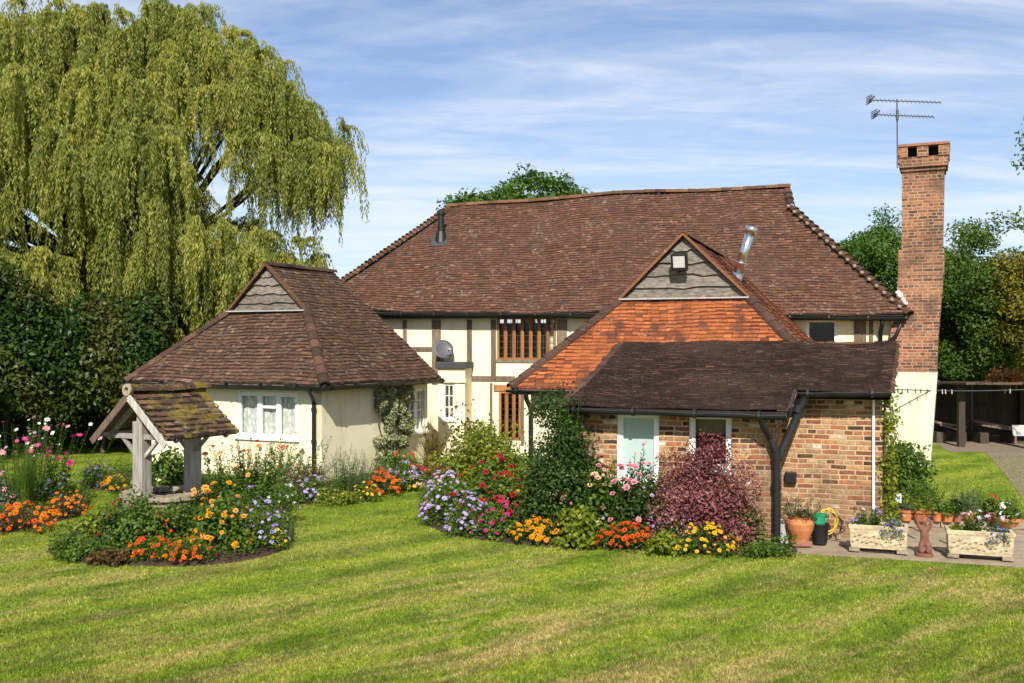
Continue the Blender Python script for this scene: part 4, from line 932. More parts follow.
def G_(a, b, c): return (a, b, c)
LM = {
 'green': leafmat('leaf_green', [(.036, .078, .010), (.075, .135, .017), (.145, .205, .028)]),
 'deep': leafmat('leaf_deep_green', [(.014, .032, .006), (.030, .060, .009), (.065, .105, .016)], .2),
 'lime': leafmat('leaf_lime', [(.085, .13, .012), (.16, .20, .018), (.25, .27, .030)]),
 'grey': leafmat('leaf_grey_green', [(.06, .085, .045), (.11, .14, .075), (.16, .19, .11)]),
 'purple': leafmat('leaf_purple', [(.060, .016, .022), (.15, .042, .050), (.28, .105, .105), (.46, .25, .22)], .25),
 'bronze': leafmat('leaf_bronze', [(.045, .028, .014), (.11, .065, .025), (.20, .12, .04)]),
 'straw': leafmat('leaf_straw', [(.11, .08, .02), (.22, .15, .05), (.15, .14, .03)]),
 'varieg': leafmat('leaf_variegated', [(.09, .12, .035), (.25, .27, .13), (.50, .50, .32)], .15),
 'laurel': leafmat('leaf_laurel', [(.010, .025, .006), (.026, .058, .009), (.068, .108, .018)], .2, .42, (.085, .088, .02), .5),
 'willow': leafmat('leaf_willow', [(.110, .140, .030), (.21, .235, .046), (.32, .32, .062), (.43, .38, .085)], .4, .5),
 'oak': leafmat('leaf_oak', [(.030, .075, .010), (.060, .125, .015), (.105, .18, .024)], .3),
 'dkoak': leafmat('leaf_tree_mid', [(.030, .070, .012), (.070, .125, .018), (.135, .19, .028)], .38),
 'autumn': leafmat('leaf_autumn', [(.07, .095, .018), (.17, .165, .024), (.34, .25, .03)], .4),
 'redcreep': leafmat('leaf_red_creeper', [(.10, .09, .015), (.30, .10, .025), (.42, .20, .06)], .3),
}
def pet(name, c, var=.25): 
    lo = tuple(x * (1 - var) for x in c); hi = tuple(min(.9, x * (1 + var * .5)) for x in c)
    return leafmat('petal_' + name, [lo, c, hi], .25, .6)
PC = {'orange': pet('orange', (.78, .22, .012)), 'redorange': pet('red_orange', (.62, .085, .010)), 'yellow': pet('yellow', (.80, .52, .020)), 'apricot': pet('apricot', (.80, .40, .10)),
      'gold': pet('gold', (.80, .36, .010)), 'red': pet('red', (.45, .014, .018)), 'crimson': pet('crimson', (.36, .012, .040)), 'magenta': pet('magenta', (.60, .030, .22)), 'pink': pet('pink', (.75, .30, .38)),
      'blush': pet('blush', (.78, .50, .36)), 'lavender': pet('lavender', (.36, .30, .62)), 'violet': pet('violet', (.17, .12, .42)), 'white': pet('white', (.80, .80, .74), .08), 'cream': pet('cream', (.80, .75, .45)), 'blue': pet('blue', (.10, .15, .48)), 'lilac': pet('lilac', (.52, .40, .62)), 'scarlet': pet('scarlet', (.68, .02, .012))}
FL = {}
def flower_mesh(kind, col):
    if (kind, col) in FL: return FL[(kind, col)]
    V = []; mi = []; r = np.random.default_rng(5)
    def ring(n, rad, L, W, tilt, z, m=0, ph=0):
        for k in range(n):
            a = 2 * math.pi * k / n + ph + r.uniform(-.1, .1); d = np.array([math.cos(a), math.sin(a), 0.0]); t = d * math.cos(tilt) + np.array([0, 0, math.sin(tilt)]); nn = -d * math.sin(tilt) + np.array([0, 0, math.cos(tilt)])
            V.append(leaves((d * rad + np.array([0, 0, z]))[None], t[None], nn[None], L * r.uniform(.9, 1.1), W, .06)); mi.append(m)
    if kind == 'daisy': ring(8, .08, .92, .55, .12, 0); ring(6, .0, .26, .26, .5, .05, 1); ring(4, 0, .16, .2, 1.0, .06, 1)
    elif kind == 'pompon':
        ring(10, .25, .75, .55, .05, 0); ring(9, .18, .66, .5, .5, .08, 0, .3); ring(7, .1, .5, .42, .95, .16, 0, .1); ring(5, .05, .36, .3, 1.3, .22, 0, .5)
    elif kind == 'rose': ring(7, .15, .85, .8, .25, 0); ring(6, .1, .7, .7, .7, .08, 0, .4); ring(5, .06, .55, .5, 1.1, .14, 0)
    elif kind == 'cluster':
        for k in range(16):
            u = unit(1)[0]; u[2] = abs(u[2]); c = u * np.array([.85, .85, .6]); t = np.cross(u, unit(1)[0]); V.append(leaves((c - t / np.linalg.norm(t) * .2)[None], t[None], (u + np.array([0, 0, .4]))[None], .44, .4)); mi.append(0)
    elif kind == 'spike':
        for k in range(18):
            z = k / 18 * 2.4; a = k * 2.4; d = np.array([math.cos(a), math.sin(a), .5]); V.append(leaves((d * .05 + np.array([0, 0, z]))[None], d[None], np.array([[0, 0, 1.]]), .5 * (1.15 - k / 22), .32)); mi.append(0)
    V = np.concatenate(V); me = np_mesh('flower', V, quads(len(V) // 4), [PC[col], PC['yellow'] if kind == 'daisy' and col != 'yellow' else LM['bronze']], None, mi)
    FL[(kind, col)] = me; return me
def quat_to(n, spin): return Vector(n).to_track_quat('Z', 'Y') @ Quaternion((0, 0, 1), spin)
def plant(name, label, px, py, wpx, top, leaf, ls=(.06, .03), n=1500, flowers=(), depth=.9, cat='plant', group=None, habit='mound', xy=None, h=None, w=None, z0=.06, up=.35, droop=0.):
    if xy is None: base = G(px, py, z0); s = F / base.y
    else: base = Vector((xy[0], xy[1], z0)); s = F / base.y
    w = w or wpx / s
    if xy is None:
        ry_ = w * depth / 2; base.y += ry_ * .6
        if 552 < px < 790:                      # keep clear of the brick wall behind
            for _ in range(3): base.x = (px - 512) / F * base.y; base.y = min(base.y, 15.22 - (base.x - .9) * .364 - min(ry_, .45) * .85)
            depth = min(depth, .9 / w)
        base.x = (px - 512) / F * base.y; h = (CH - (top - HZ) / F * base.y - z0) * (1.06 if habit == 'tall' else 1.1)
    root = thing(name, label, cat, base, group); o = np.array(base)
    rx, ry = w / 2, w / 2 * depth
    V = []; RN = []; tips = []
    if habit in ('mound', 'shrub'):
        k = max(10, int(26 * max(1, h * w / .5) ** .5)) if habit == 'mound' else max(26, int(60 * max(1, h * w) ** .6))
        u = unit(k); u[:, 2] = np.abs(u[:, 2]); rr = rng.uniform(.45, 1.0, k) ** .6
        if habit == 'shrub': rr = rr * (1 + .20 * np.sin(u[:, 0] * 6 + px) * np.cos(u[:, 2] * 7 + u[:, 1] * 3) + .12 * rng.normal(size=k))
        c = u * rr[:, None] * np.array([rx, ry, h * .92]) * .9; c[:, 2] = np.maximum(c[:, 2] + (.0 if habit == 'mound' else rng.normal(0, .05 * h, k)), .05 * h)
        cr = rng.uniform(.16, .30, k) * (w * h) ** .5 * (1.0 if habit == 'mound' else .75)
        v, rn = clump_leaves(c, cr, max(8, n // k), ls[0], ls[1], up, droop=droop); V.append(v); RN.append(rn)
        for q in c[:: max(1, k // 14)]: tips.append((np.zeros(3), q))
    elif habit == 'grass':
        m = n; a = rng.uniform(0, 2 * math.pi, m); lean = rng.random(m) ** .8
        d = np.stack([np.cos(a), np.sin(a), np.zeros(m)], 1); b = d * rng.random(m)[:, None] * rx * .2
        hh = h * rng.uniform(.55, 1.05, m)
        prev = b; segs = 4
        for i in range(segs):
            t = (i + 1) / segs; nx = b + d * (lean * rx * 1.0 * t ** 1.8)[:, None] + np.array([0, 0, 1.]) * (hh * (t - .28 * lean * t ** 3))[:, None]
            wd = ls[1] * (1.05 - t * .85); T = nx - prev; V.append(leaves(prev - T * .15, T * 1.3, d + unit(m) * .3, np.linalg.norm(T, axis=1) * 1.35, wd)); RN.append(rng.random(m)); prev = nx
    elif habit == 'tall':            # many leafy stems, flowers at the ends
        m = max(8, n // 60)
        bx = np.stack([rng.normal(0, rx * .45, m), rng.normal(0, ry * .45, m), np.zeros(m)], 1); hh = h * rng.uniform(.55, 1., m)
        tp = bx * 1.7 + np.stack([rng.normal(0, .06, m), rng.normal(0, .06, m), hh], 1)
        for i in range(m):
            tips.append((bx[i], tp[i])); q = 60; t = rng.random(q) ** .8; pos = bx[i] + (tp[i] - bx[i]) * t[:, None] * .95; u = unit(q); u[:, 2] = np.abs(u[:, 2]) * .6
            l = ls[0] * (1.25 - .7 * t) * rng.uniform(.7, 1.3, q); V.append(leaves(pos + u * .02, u, unit(q) + np.array([0, 0, 1.]), l, l * ls[1] / ls[0])); RN.append(np.clip(rng.random(q) * .7 + rng.random() * .3, 0, 1))
        tall_tips = tp
    V = np.concatenate(V); RN = np.concatenate(RN)
    # stems as slim blades
    for a, b in tips:
        for sd in (np.array([.006, 0, 0]), np.array([0, .006, 0])):
            V = np.concatenate([V, np.array([a - sd, a + sd, b + sd * .5, b - sd * .5])]); RN = np.append(RN, .15)
    leaf_obj('foliage', V, LM[leaf], root, RN)
    tot = sum(f[2] for f in flowers); used = 0
    for (fk, fc, cnt, size) in flowers:
        me = flower_mesh(fk, fc); cnt = int(min(cnt, 98 - used)); used += cnt
        for i in range(cnt):
            if habit == 'tall': 
                p = tall_tips[(i + used) % len(tall_tips)] + (rng.normal(0, .05, 3) if i >= len(tall_tips) else 0); nn = np.array([rng.normal(0, .4), -.5 + rng.normal(0, .4), .8])
                if i >= len(tall_tips): p = p * rng.uniform(.75, 1.0)
            else:
                az = rng.normal(-math.pi / 2, 1.15); el = math.asin(min(1, rng.uniform(.10, 1.0))); u = np.array([math.cos(az) * math.cos(el), math.sin(az) * math.cos(el), math.sin(el)])
                p = u * np.array([rx, ry, h]) * rng.uniform(.93, 1.08); nn = u * .7 + np.array([0, -.25, .55]) + rng.normal(0, .25, 3)
            f = bpy.data.objects.new('flower', me); COL.objects.link(f); f.parent = root; f.location = p; f.rotation_mode = 'QUATERNION'; f.rotation_quaternion = quat_to(nn, rng.uniform(0, 6))
            sc = size * .86 * rng.choice([.5, .75, .9, 1.0, 1.2]) * rng.uniform(.85, 1.15); f.scale = (sc, sc, sc)
    return root

# ---- round island bed under the well
plant('marigold', 'orange and red marigold drift at the front of the round well bed', 150, 560, 50, 538, 'green', (.04, .02), 900, [('pompon', 'redorange', 40, .033), ('pompon', 'orange', 16, .033)], .7)
plant('marigold', 'brighter orange-red marigolds at the front of the well bed, right of the first drift', 190, 562, 52, 538, 'green', (.04, .02), 900, [('pompon', 'redorange', 34, .032), ('pompon', 'orange', 26, .03)], .7)
plant('heuchera', 'dark bronze low leaves at the front left of the round well bed', 108, 562, 46, 549, 'bronze', (.06, .05), 700, (), .6)
plant('cranesbill', 'low green cranesbill spilling over the left rim of the well bed', 76, 558, 56, 537, 'green', (.05, .03), 1300, (), .7)
plant('rose_bush', 'leafy green rose bush hiding the foot of the front well post', 122, 548, 50, 505, 'deep', (.06, .035), 1500, [('rose', 'crimson', 4, .04)], .8)
plant('rose_bush', 'reddish young rose leaves right of the front well post', 160, 545, 40, 508, 'bronze', (.06, .035), 500, [('rose', 'red', 7, .035)], .8)
plant('zinnia', 'scarlet zinnias in the middle of the well bed before the stones', 182, 540, 36, 517, 'green', (.06, .03), 500, [('pompon', 'redorange', 10, .035), ('daisy', 'scarlet', 5, .04)], .8)
plant('dahlia', 'bushy dahlia covered in yellow and apricot blooms, right of the well stones', 222, 552, 66, 490, 'green', (.075, .045), 2600, [('pompon', 'gold', 24, .055), ('pompon', 'apricot', 16, .05)], .85)
plant('scabious', 'lavender-blue scabious at the right side of the well bed', 262, 548, 50, 502, 'green', (.05, .02), 1500, [('daisy', 'lavender', 40, .04), ('daisy', 'violet', 14, .036)], .85)
plant('coreopsis', 'small yellow daisies at the right tip of the well bed', 277, 548, 22, 528, 'lime', (.04, .015), 500, [('daisy', 'yellow', 14, .032)], .9)
plant('rose_bush', 'rose with large apricot blooms beside the rear well post', 205, 522, 34, 482, 'deep', (.06, .035), 700, [('rose', 'apricot', 7, .065)], .9)
plant('dahlia', 'tall dahlia with pale apricot blooms rising behind the well bed', 236, 512, 44, 455, 'green', (.08, .045), 1500, [('pompon', 'apricot', 11, .06), ('pompon', 'cream', 4, .05)], .9, habit='tall')
plant('dahlia', 'tall dahlia dotted with small orange and red blooms behind the well bed', 262, 510, 50, 447, 'green', (.08, .04), 1700, [('pompon', 'orange', 10, .045), ('daisy', 'red', 10, .045)], .9, habit='tall')
plant('phlox', 'white and lilac phlox at the back right of the well bed', 281, 522, 36, 478, 'green', (.05, .02), 900, [('cluster', 'white', 9, .05), ('cluster', 'lilac', 7, .045)], .9)
plant('aster', 'violet asters low at the back edge of the well bed', 248, 520, 30, 486, 'green', (.05, .02), 700, [('daisy', 'violet', 14, .04)], .9)
plant('rose_bush', 'dense green rose leaves in front of the well rim, left of the reddish rose', 140, 551, 58, 486, 'green', (.06, .035), 1900, [('rose', 'crimson', 3, .04)], .7)
plant('cranesbill', 'green leafy filler before the stones in the middle of the well bed', 176, 548, 66, 500, 'green', (.05, .035), 1800, [('daisy', 'scarlet', 4, .035)], .7)
plant('lady_mantle', 'light green leaves on the left side of the well bed beside the stones', 104, 541, 50, 502, 'lime', (.06, .045), 1100, (), .8)
# ---- bed along the cream outbuilding
plant('hydrangea', 'green hydrangea with pale cream heads seen under the well roof', 165, 492, 58, 447, 'green', (.09, .06), 1900, [('cluster', 'cream', 8, .09)], .8, cat='shrub')
plant('heliotrope', 'purple heliotrope at the left end of the outbuilding bed', 98, 488, 36, 462, 'deep', (.05, .03), 900, [('cluster', 'violet', 18, .055), ('cluster', 'lavender', 6, .05)], .8)
plant('marigold', 'orange marigold patch at the left end of the outbuilding bed', 116, 491, 32, 476, 'green', (.04, .02), 600, [('pompon', 'gold', 34, .042)], .7)
plant('rose_bush', 'tall climbing rose with a few red blooms under the white framed net window', 248, 486, 60, 436, 'green', (.06, .03), 1500, [('rose', 'red', 8, .05), ('rose', 'crimson', 5, .045)], .5, habit='tall')
plant('hollyhock', 'thin yellow-green flower spires below the net window', 290, 488, 52, 430, 'lime', (.07, .03), 900, [('spike', 'cream', 8, .035), ('daisy', 'orange', 7, .045)], .5, habit='tall')
plant('sedum', 'dark bronze sedum below the downpipe of the cream outbuilding', 305, 495, 44, 462, 'bronze', (.06, .03), 1200, [('cluster', 'apricot', 5, .05)], .7)
plant('aster', 'pale violet asters below the dark sedum', 312, 501, 46, 478, 'green', (.05, .02), 900, [('daisy', 'lavender', 36, .045)], .7)
plant('phlox', 'small white phlox beside the pale violet asters', 290, 503, 26, 482, 'green', (.05, .02), 500, [('cluster', 'white', 9, .05)], .8)
plant('fennel', 'feathery green fennel against the corner of the cream outbuilding', 338, 496, 48, 447, 'green', (.07, .012), 1800, (), .7, habit='tall')
plant('rosemary', 'upright grey-green rosemary between the fennel and the variegated ivy', 366, 494, 44, 452, 'grey', (.06, .012), 2000, (), .7, habit='tall')
plant('cranesbill', 'low green leaves edging the lawn below the fennel', 335, 503, 56, 489, 'lime', (.05, .035), 900, [('daisy', 'yellow', 8, .03)], .6)
plant('coreopsis', 'low yellow flowers edging the lawn below the rosemary', 366, 500, 32, 484, 'green', (.04, .02), 600, [('daisy', 'yellow', 24, .04)], .6)
plant('dahlia', 'dahlias with coral and pink blooms below the small paned window', 398, 481, 56, 452, 'green', (.07, .04), 1400, [('pompon', 'pink', 9, .065), ('pompon', 'redorange', 9, .06), ('pompon', 'magenta', 4, .06)], .6)
plant('marigold', 'mounded orange marigolds in front of the coral dahlias', 383, 494, 40, 471, 'green', (.04, .02), 800, [('pompon', 'redorange', 32, .05), ('pompon', 'orange', 22, .05)], .7)
plant('ageratum', 'pale lilac-blue ageratum right of the mounded orange marigolds', 404, 490, 44, 463, 'green', (.05, .03), 900, [('cluster', 'lavender', 26, .065), ('cluster', 'lilac', 12, .06)], .7)
plant('pansy', 'bright yellow pansies at the front right of the outbuilding bed', 414, 489, 28, 476, 'green', (.04, .02), 500, [('daisy', 'yellow', 30, .045)], .7)
plant('box_bush', 'small rounded bright green bush below the paned window', 408, 475, 30, 448, 'lime', (.04, .02), 1100, (), .9, cat='shrub')
plant('phormium', 'spiky bronze phormium at the end of the outbuilding bed', 431, 476, 46, 420, 'straw', (.5, .045), 190, (), .9, habit='grass')
plant('marigold', 'few orange marigolds at the foot of the spiky phormium', 436, 478, 26, 463, 'green', (.04, .02), 450, [('pompon', 'redorange', 22, .045)], .7)
# ---- left edge bed
plant('cosmos', 'tall cosmos with pink and white daisies at the left edge', 20, 508, 104, 420, 'green', (.06, .014), 4800, [('daisy', 'magenta', 16, .07), ('daisy', 'white', 18, .055), ('daisy', 'pink', 16, .065), ('daisy', 'lilac', 12, .05)], .8, habit='tall')
plant('dahlia', 'magenta dahlia beside the tall cosmos, towards the well', 52, 502, 34, 450, 'deep', (.07, .04), 900, [('pompon', 'magenta', 9, .075), ('pompon', 'blush', 5, .06)], .9, habit='tall')
plant('grass_clump', 'fine light green ornamental grass in the left edge bed', 26, 512, 46, 446, 'green', (.3, .014), 420, (), .9, habit='grass')
plant('aster', 'soft lavender asters behind the marigolds of the left edge bed', 62, 502, 42, 476, 'green', (.05, .02), 900, [('daisy', 'lavender', 34, .045)], .8)
plant('marigold', 'large drift of orange marigolds at the front of the left edge bed', 22, 531, 84, 505, 'bronze', (.045, .02), 1500, [('pompon', 'orange', 62, .045), ('pompon', 'redorange', 34, .042)], .5)
plant('marigold', 'smaller bronze-leaved marigold drift at the tip of the left edge bed', 68, 516, 44, 493, 'bronze', (.045, .02), 1100, [('pompon', 'orange', 40, .036), ('pompon', 'gold', 20, .032)], .7)
plant('sedum', 'dusky pink sedum at the far left edge of the photo', -8, 512, 46, 474, 'grey', (.06, .04), 1000, [('cluster', 'pink', 16, .07)], .8)
# ---- central bed
plant('acer', 'small open bronze-leaved acer before the white rendered wall', 468, 492, 76, 402, 'bronze', (.09, .05), 1500, (), .8, cat='shrub', habit='shrub')
plant('spiraea', 'rounded lime green shrub below the lower oak window', 488, 512, 98, 420, 'lime', (.065, .038), 14000, (), .85, cat='shrub', habit='shrub')
plant('pyracantha', 'tall dense dark green shrub at the corner of the lean-to', 562, 537, 92, 404, 'deep', (.06, .034), 19000, (), .8, cat='shrub', habit='shrub')
plant('rose_bush', 'loose arching shrub shoots reaching the gutter above the dark shrub', 558, 535, 56, 392, 'green', (.05, .022), 1400, (), .6, cat='shrub', habit='tall')
plant('hebe', 'light green leafy bush left of the red dahlias', 458, 516, 52, 470, 'green', (.06, .035), 1500, (), .85, cat='shrub')
plant('aster', 'broad drift of lavender asters at the left tip of the central bed', 446, 524, 52, 476, 'green', (.05, .02), 1700, [('daisy', 'lavender', 66, .05), ('daisy', 'lilac', 30, .048)], .85)
plant('aster', 'second lavender aster clump between the broad drift and the magenta dahlias', 468, 534, 46, 496, 'green', (.05, .02), 1500, [('daisy', 'lavender', 56, .045), ('daisy', 'violet', 26, .04)], .8)
plant('marigold', 'few orange flowers at the left tip of the central bed', 428, 518, 18, 500, 'bronze', (.04, .02), 300, [('pompon', 'redorange', 12, .045)], .8)
plant('dahlia', 'tall dahlias with large dark red blooms in the central bed', 490, 529, 84, 462, 'green', (.09, .05), 2200, [('pompon', 'red', 24, .068), ('pompon', 'crimson', 18, .062)], .7)
plant('dahlia', 'low magenta dahlias near the lawn in the central bed', 496, 537, 60, 500, 'green', (.06, .035), 1500, [('pompon', 'magenta', 26, .045), ('pompon', 'crimson', 8, .045)], .7)
plant('dahlia', 'red dahlia between the magenta dahlias and the dark shrub', 520, 530, 46, 478, 'lime', (.08, .045), 1500, [('pompon', 'red', 8, .06), ('pompon', 'yellow', 4, .045)], .8)
plant('marigold', 'golden orange marigold drift at the front of the central bed', 537, 542, 58, 519, 'green', (.04, .02), 1200, [('pompon', 'gold', 78, .045)], .6)
plant('hydrangea', 'lime leaved hydrangea between the golden and the red-orange marigolds', 577, 546, 46, 508, 'lime', (.075, .05), 1700, (), .8, cat='shrub')
plant('dahlia', 'dahlias with pale peach blooms before the dark shrub', 592, 540, 84, 470, 'green', (.08, .045), 3000, [('pompon', 'blush', 22, .062), ('pompon', 'pink', 5, .055), ('pompon', 'cream', 4, .06)], .75)
plant('marigold', 'red-orange marigold drift below the pink roses', 626, 548, 64, 524, 'green', (.04, .02), 1200, [('pompon', 'redorange', 82, .042)], .6)
plant('rose_bush', 'rose bush with soft pink blooms below the blue blind window', 640, 542, 78, 462, 'deep', (.06, .035), 3200, [('rose', 'pink', 24, .065), ('rose', 'lilac', 7, .055)], .75, habit='mound')
plant('mallow', 'tall pink mallow spires in front of the blue blind window', 630, 536, 50, 444, 'green', (.06, .03), 900, [('spike', 'pink', 10, .05), ('rose', 'pink', 7, .05)], .6, habit='tall')
plant('rose_bush', 'green rose stems between the dark shrub and the pink roses', 612, 536, 40, 452, 'green', (.06, .035), 1200, [('rose', 'redorange', 3, .045)], .8, habit='tall')
plant('scabious', 'violet-blue flowers at the foot of the purple berberis', 676, 547, 54, 512, 'green', (.06, .035), 1400, [('daisy', 'lavender', 30, .045), ('cluster', 'violet', 14, .045)], .7)
plant('berberis', 'big round purple-leaved berberis in front of the brown blind window', 705, 545, 116, 448, 'purple', (.05, .026), 19000, (), .5, cat='shrub', habit='shrub')
plant('lady_mantle', 'yellow-green leafy edging right of the red-orange marigolds', 664, 553, 34, 530, 'lime', (.055, .045), 800, (), .7)
plant('marigold', 'bright yellow marigolds at the front right of the central bed', 706, 554, 66, 524, 'green', (.045, .02), 1300, [('pompon', 'yellow', 66, .038)], .6)
plant('rose_bush', 'small green bush with a few white blooms by the black downpipe', 741, 547, 40, 496, 'green', (.06, .035), 1500, [('rose', 'white', 4, .045)], .8)
plant('lavender', 'low green edging plants running up to the terracotta urn', 768, 555, 60, 543, 'green', (.05, .02), 1200, (), .5)

def wall_climber(name, label, fr, a0, a1, d, z0, z1, n, leaf, ls, taper=.25, thick=.16, cat='climber'):
    root = thing(name, label, cat, fr.pt((a0 + a1) / 2, d, 0)); o = root.location
    k = 70; cs = []
    for i in range(k):
        t = rng.random() ** .9; z = z0 + (z1 - z0) * t; w = (a1 - a0) / 2 * (1 - taper * abs(t - .45) * 2) * rng.uniform(.2, 1.0); a = (a0 + a1) / 2 + w * rng.choice([-1, 1])
        p = fr.pt(a, d - thick * rng.uniform(.2, .8), z) - o; cs.append(p)
    v, rn = clump_leaves(np.array(cs), rng.uniform(.10, .17, k), n // k, ls[0], ls[1], .15)
    leaf_obj('foliage', v, LM[leaf], root, rn)
    m = MB()
    for i in range(5): x = a0 + (a1 - a0) * (i + .5) / 5; m.tube([fr.pt((a0 + a1) / 2, d - .05, .02), fr.pt(x, d - .03, (z0 + z1) / 2), fr.pt(x, d - .03, z1 * .95)], [.02, .014, .006], 5)
    m.build('stem', M['bark'], root)
wall_climber('ivy', 'pale variegated ivy climbing the side wall of the cream outbuilding', RW, RW.s_of(373, 0), RW.s_of(408, 0), -.02, .2, 2.02, 11000, 'varieg', (.055, .042), .12)
RE = LT.turned(aE, bd, 'right')
wall_climber('climbing_shrub', 'yellow-green climber rising up the right end of the brick wall', RE, -.05, .5, .0, .1, 2.2, 1800, 'lime', (.07, .04), .2, .14)
plant('laurel_bush', 'glossy green laurel bush between the brick wall end and the chimney base', 903, 512, 62, 424, 'green', (.085, .042), 5200, (), .9, cat='shrub', habit='shrub', xy=(6.75, 17.2), h=1.55, w=1.0, z0=0)
plant('euonymus', 'low yellow-tipped bush below the glossy laurel bush', 893, 512, 40, 476, 'lime', (.06, .03), 1500, (), .9, cat='shrub', xy=(6.1, 16.25), h=.75, w=.65, z0=0)
for i, (X, Y, hh, lb) in enumerate(((6.95, 16.5, .72, 'feathery upright green plant behind the terracotta pots, nearest the laurel bush'), (7.6, 16.4, .58, 'wispy green plant behind the middle terracotta pots'), (8.0, 16.3, .50, 'low dark green plant behind the right-hand terracotta pots'))):
    plant('border_plant', lb, 0, 0, 0, 0, 'green', (.07, .014), 1300, (), .8, xy=(X, Y), h=hh, w=.6, z0=0, habit='tall', group='wispy plants behind the pots')
# low leafy ground cover over the soil
cv = []; 
def inside(poly, X, Y):
    px = np.array([p.x for p in poly]); py = np.array([p.y for p in poly]); r = np.zeros(len(X), bool); j = len(px) - 1
    for i in range(len(px)):
        c = ((py[i] > Y) != (py[j] > Y)) & (X < (px[j] - px[i]) * (Y - py[i]) / (py[j] - py[i] + 1e-9) + px[i]); r ^= c; j = i
    return r
for b in BEDS:
    x0, x1 = min(p.x for p in b), max(p.x for p in b); y0, y1 = min(p.y for p in b), max(p.y for p in b)
    m = int((x1 - x0) * (y1 - y0) * 900); X = rng.uniform(x0, x1, m); Y = rng.uniform(y0, y1, m); k = inside(b, X, Y); X = X[k]; Y = Y[k]; m = len(X)
    C = np.stack([X, Y, rng.uniform(.05, .22, m)], 1); T = unit(m); T[:, 2] = np.abs(T[:, 2]) * .5; l = rng.uniform(.03, .075, m)
    cv.append(leaves(C, T, unit(m) * .5 + np.array([0, 0, 1.]), l, l * .5))
V = np.concatenate(cv); o = leaf_obj('ground_cover', V, LM['green'], None); tag(o, 'low green leaves covering the soil of the beds', 'ground cover', kind='stuff')

# ------------------------------------------------------------------ grass blades on the near lawn
m = 620000
Y = 8.2 + (26 - 8.2) * rng.random(m) ** 2.1; X = rng.uniform(-.64, .64, m) * Y
k = np.ones(m, bool)
for b in BEDS: k &= ~inside(b, X, Y)
k &= ~inside([Vector(p) for p in ((pv[0].x, pv[0].y, 0), (pv[1].x, pv[1].y, 0), (pv[2].x, pv[2].y, 0), (pv[3].x, pv[3].y, 0), (pv[4].x, pv[4].y, 0), (pv[5].x, pv[5].y, 0), (pv[6].x, pv[6].y, 0))], X, Y)
X = X[k]; Y = Y[k]; m = len(X)
hgt = rng.uniform(.012, .034, m); a = rng.uniform(0, 2 * math.pi, m); wd = rng.uniform(.003, .006, m) * (Y / 9) ** .5
V = np.empty((m, 3, 3)); V[:, 0] = np.stack([X - np.cos(a) * wd, Y - np.sin(a) * wd, np.zeros(m)], 1); V[:, 1] = np.stack([X + np.cos(a) * wd, Y + np.sin(a) * wd, np.zeros(m)], 1)
V[:, 2] = np.stack([X + rng.normal(0, .014, m), Y + rng.normal(0, .014, m), hgt], 1)
o = link('grass', np_mesh('grass', V.reshape(-1, 3), np.arange(3 * m).reshape(m, 3), M['blade'])); tag(o, 'short mown grass blades of the lawn', 'grass', kind='stuff')

# ------------------------------------------------------------------ trees
def limb_pts(a, b, sag=.15, n=5, jit=.12):
    a = Vector(a); b = Vector(b); L = (b - a).length; out = []
    for i in range(n + 1):
        t = i / n; p = a.lerp(b, t) + Vector((0, 0, sag * L * math.sin(t * math.pi))); 
        if 0 < i < n: p += Vector((random.uniform(-1, 1), random.uniform(-1, 1), random.uniform(-.5, .5))) * jit * L * .25
        out.append(p)
    return out
def tree(name, label, base, crown_c, radii, trunk_r, k, per, ls, leaf, cat='tree', shell=.55, group=None, crad=(.5, .95), nl=14):
    root = thing(name, label, cat, base, group); o = Vector(base); cc = Vector(crown_c)
    u = unit(k); rr = rng.uniform(shell ** 3, 1, k) ** (1 / 3)
    lump = 1 + .16 * np.sin(u[:, 0] * 5 + 1) * np.cos(u[:, 1] * 4) + .12 * np.sin(u[:, 2] * 7 + u[:, 0] * 3)
    c = u * (rr * lump)[:, None] * np.array(radii)
    v, rn = clump_leaves(c + np.array(cc - o), rng.uniform(*crad, k), per, ls[0], ls[1], .4, flat=.7)
    m = MB(); fork = Vector((base[0], base[1], base[2])).lerp(Vector((cc.x, cc.y, max(cc.z - radii[2] * .75, base[2] + 1))), 1.0)
    m.tube(limb_pts(base, fork, 0, 5, .03), [trunk_r * (1.25 - .1 * i) for i in range(6)], 10); m.build('trunk', M['bark'], root, smooth=True)
    b = MB()
    for i in range(nl):
        q = Vector(c[i * k // nl]) * .85 + cc; b.tube(limb_pts(fork - Vector((0, 0, .3)), q, .08, 5), [trunk_r * .55 * (1 - .15 * j) for j in range(6)], 7)
        for e in range(2):
            q2 = Vector(c[(i * k // nl + 3 + e * 5) % k]) * .95 + cc
            if (q2 - q).length < radii[0] * 1.1: b.tube(limb_pts(q * .6 + fork * .4, q2, .05, 4), [trunk_r * .22 * (1 - .17 * j) for j in range(5)], 5)
    b.build('branches', M['bark'], root, smooth=True)
    leaf_obj('crown', v, LM[leaf], root, rn); return root
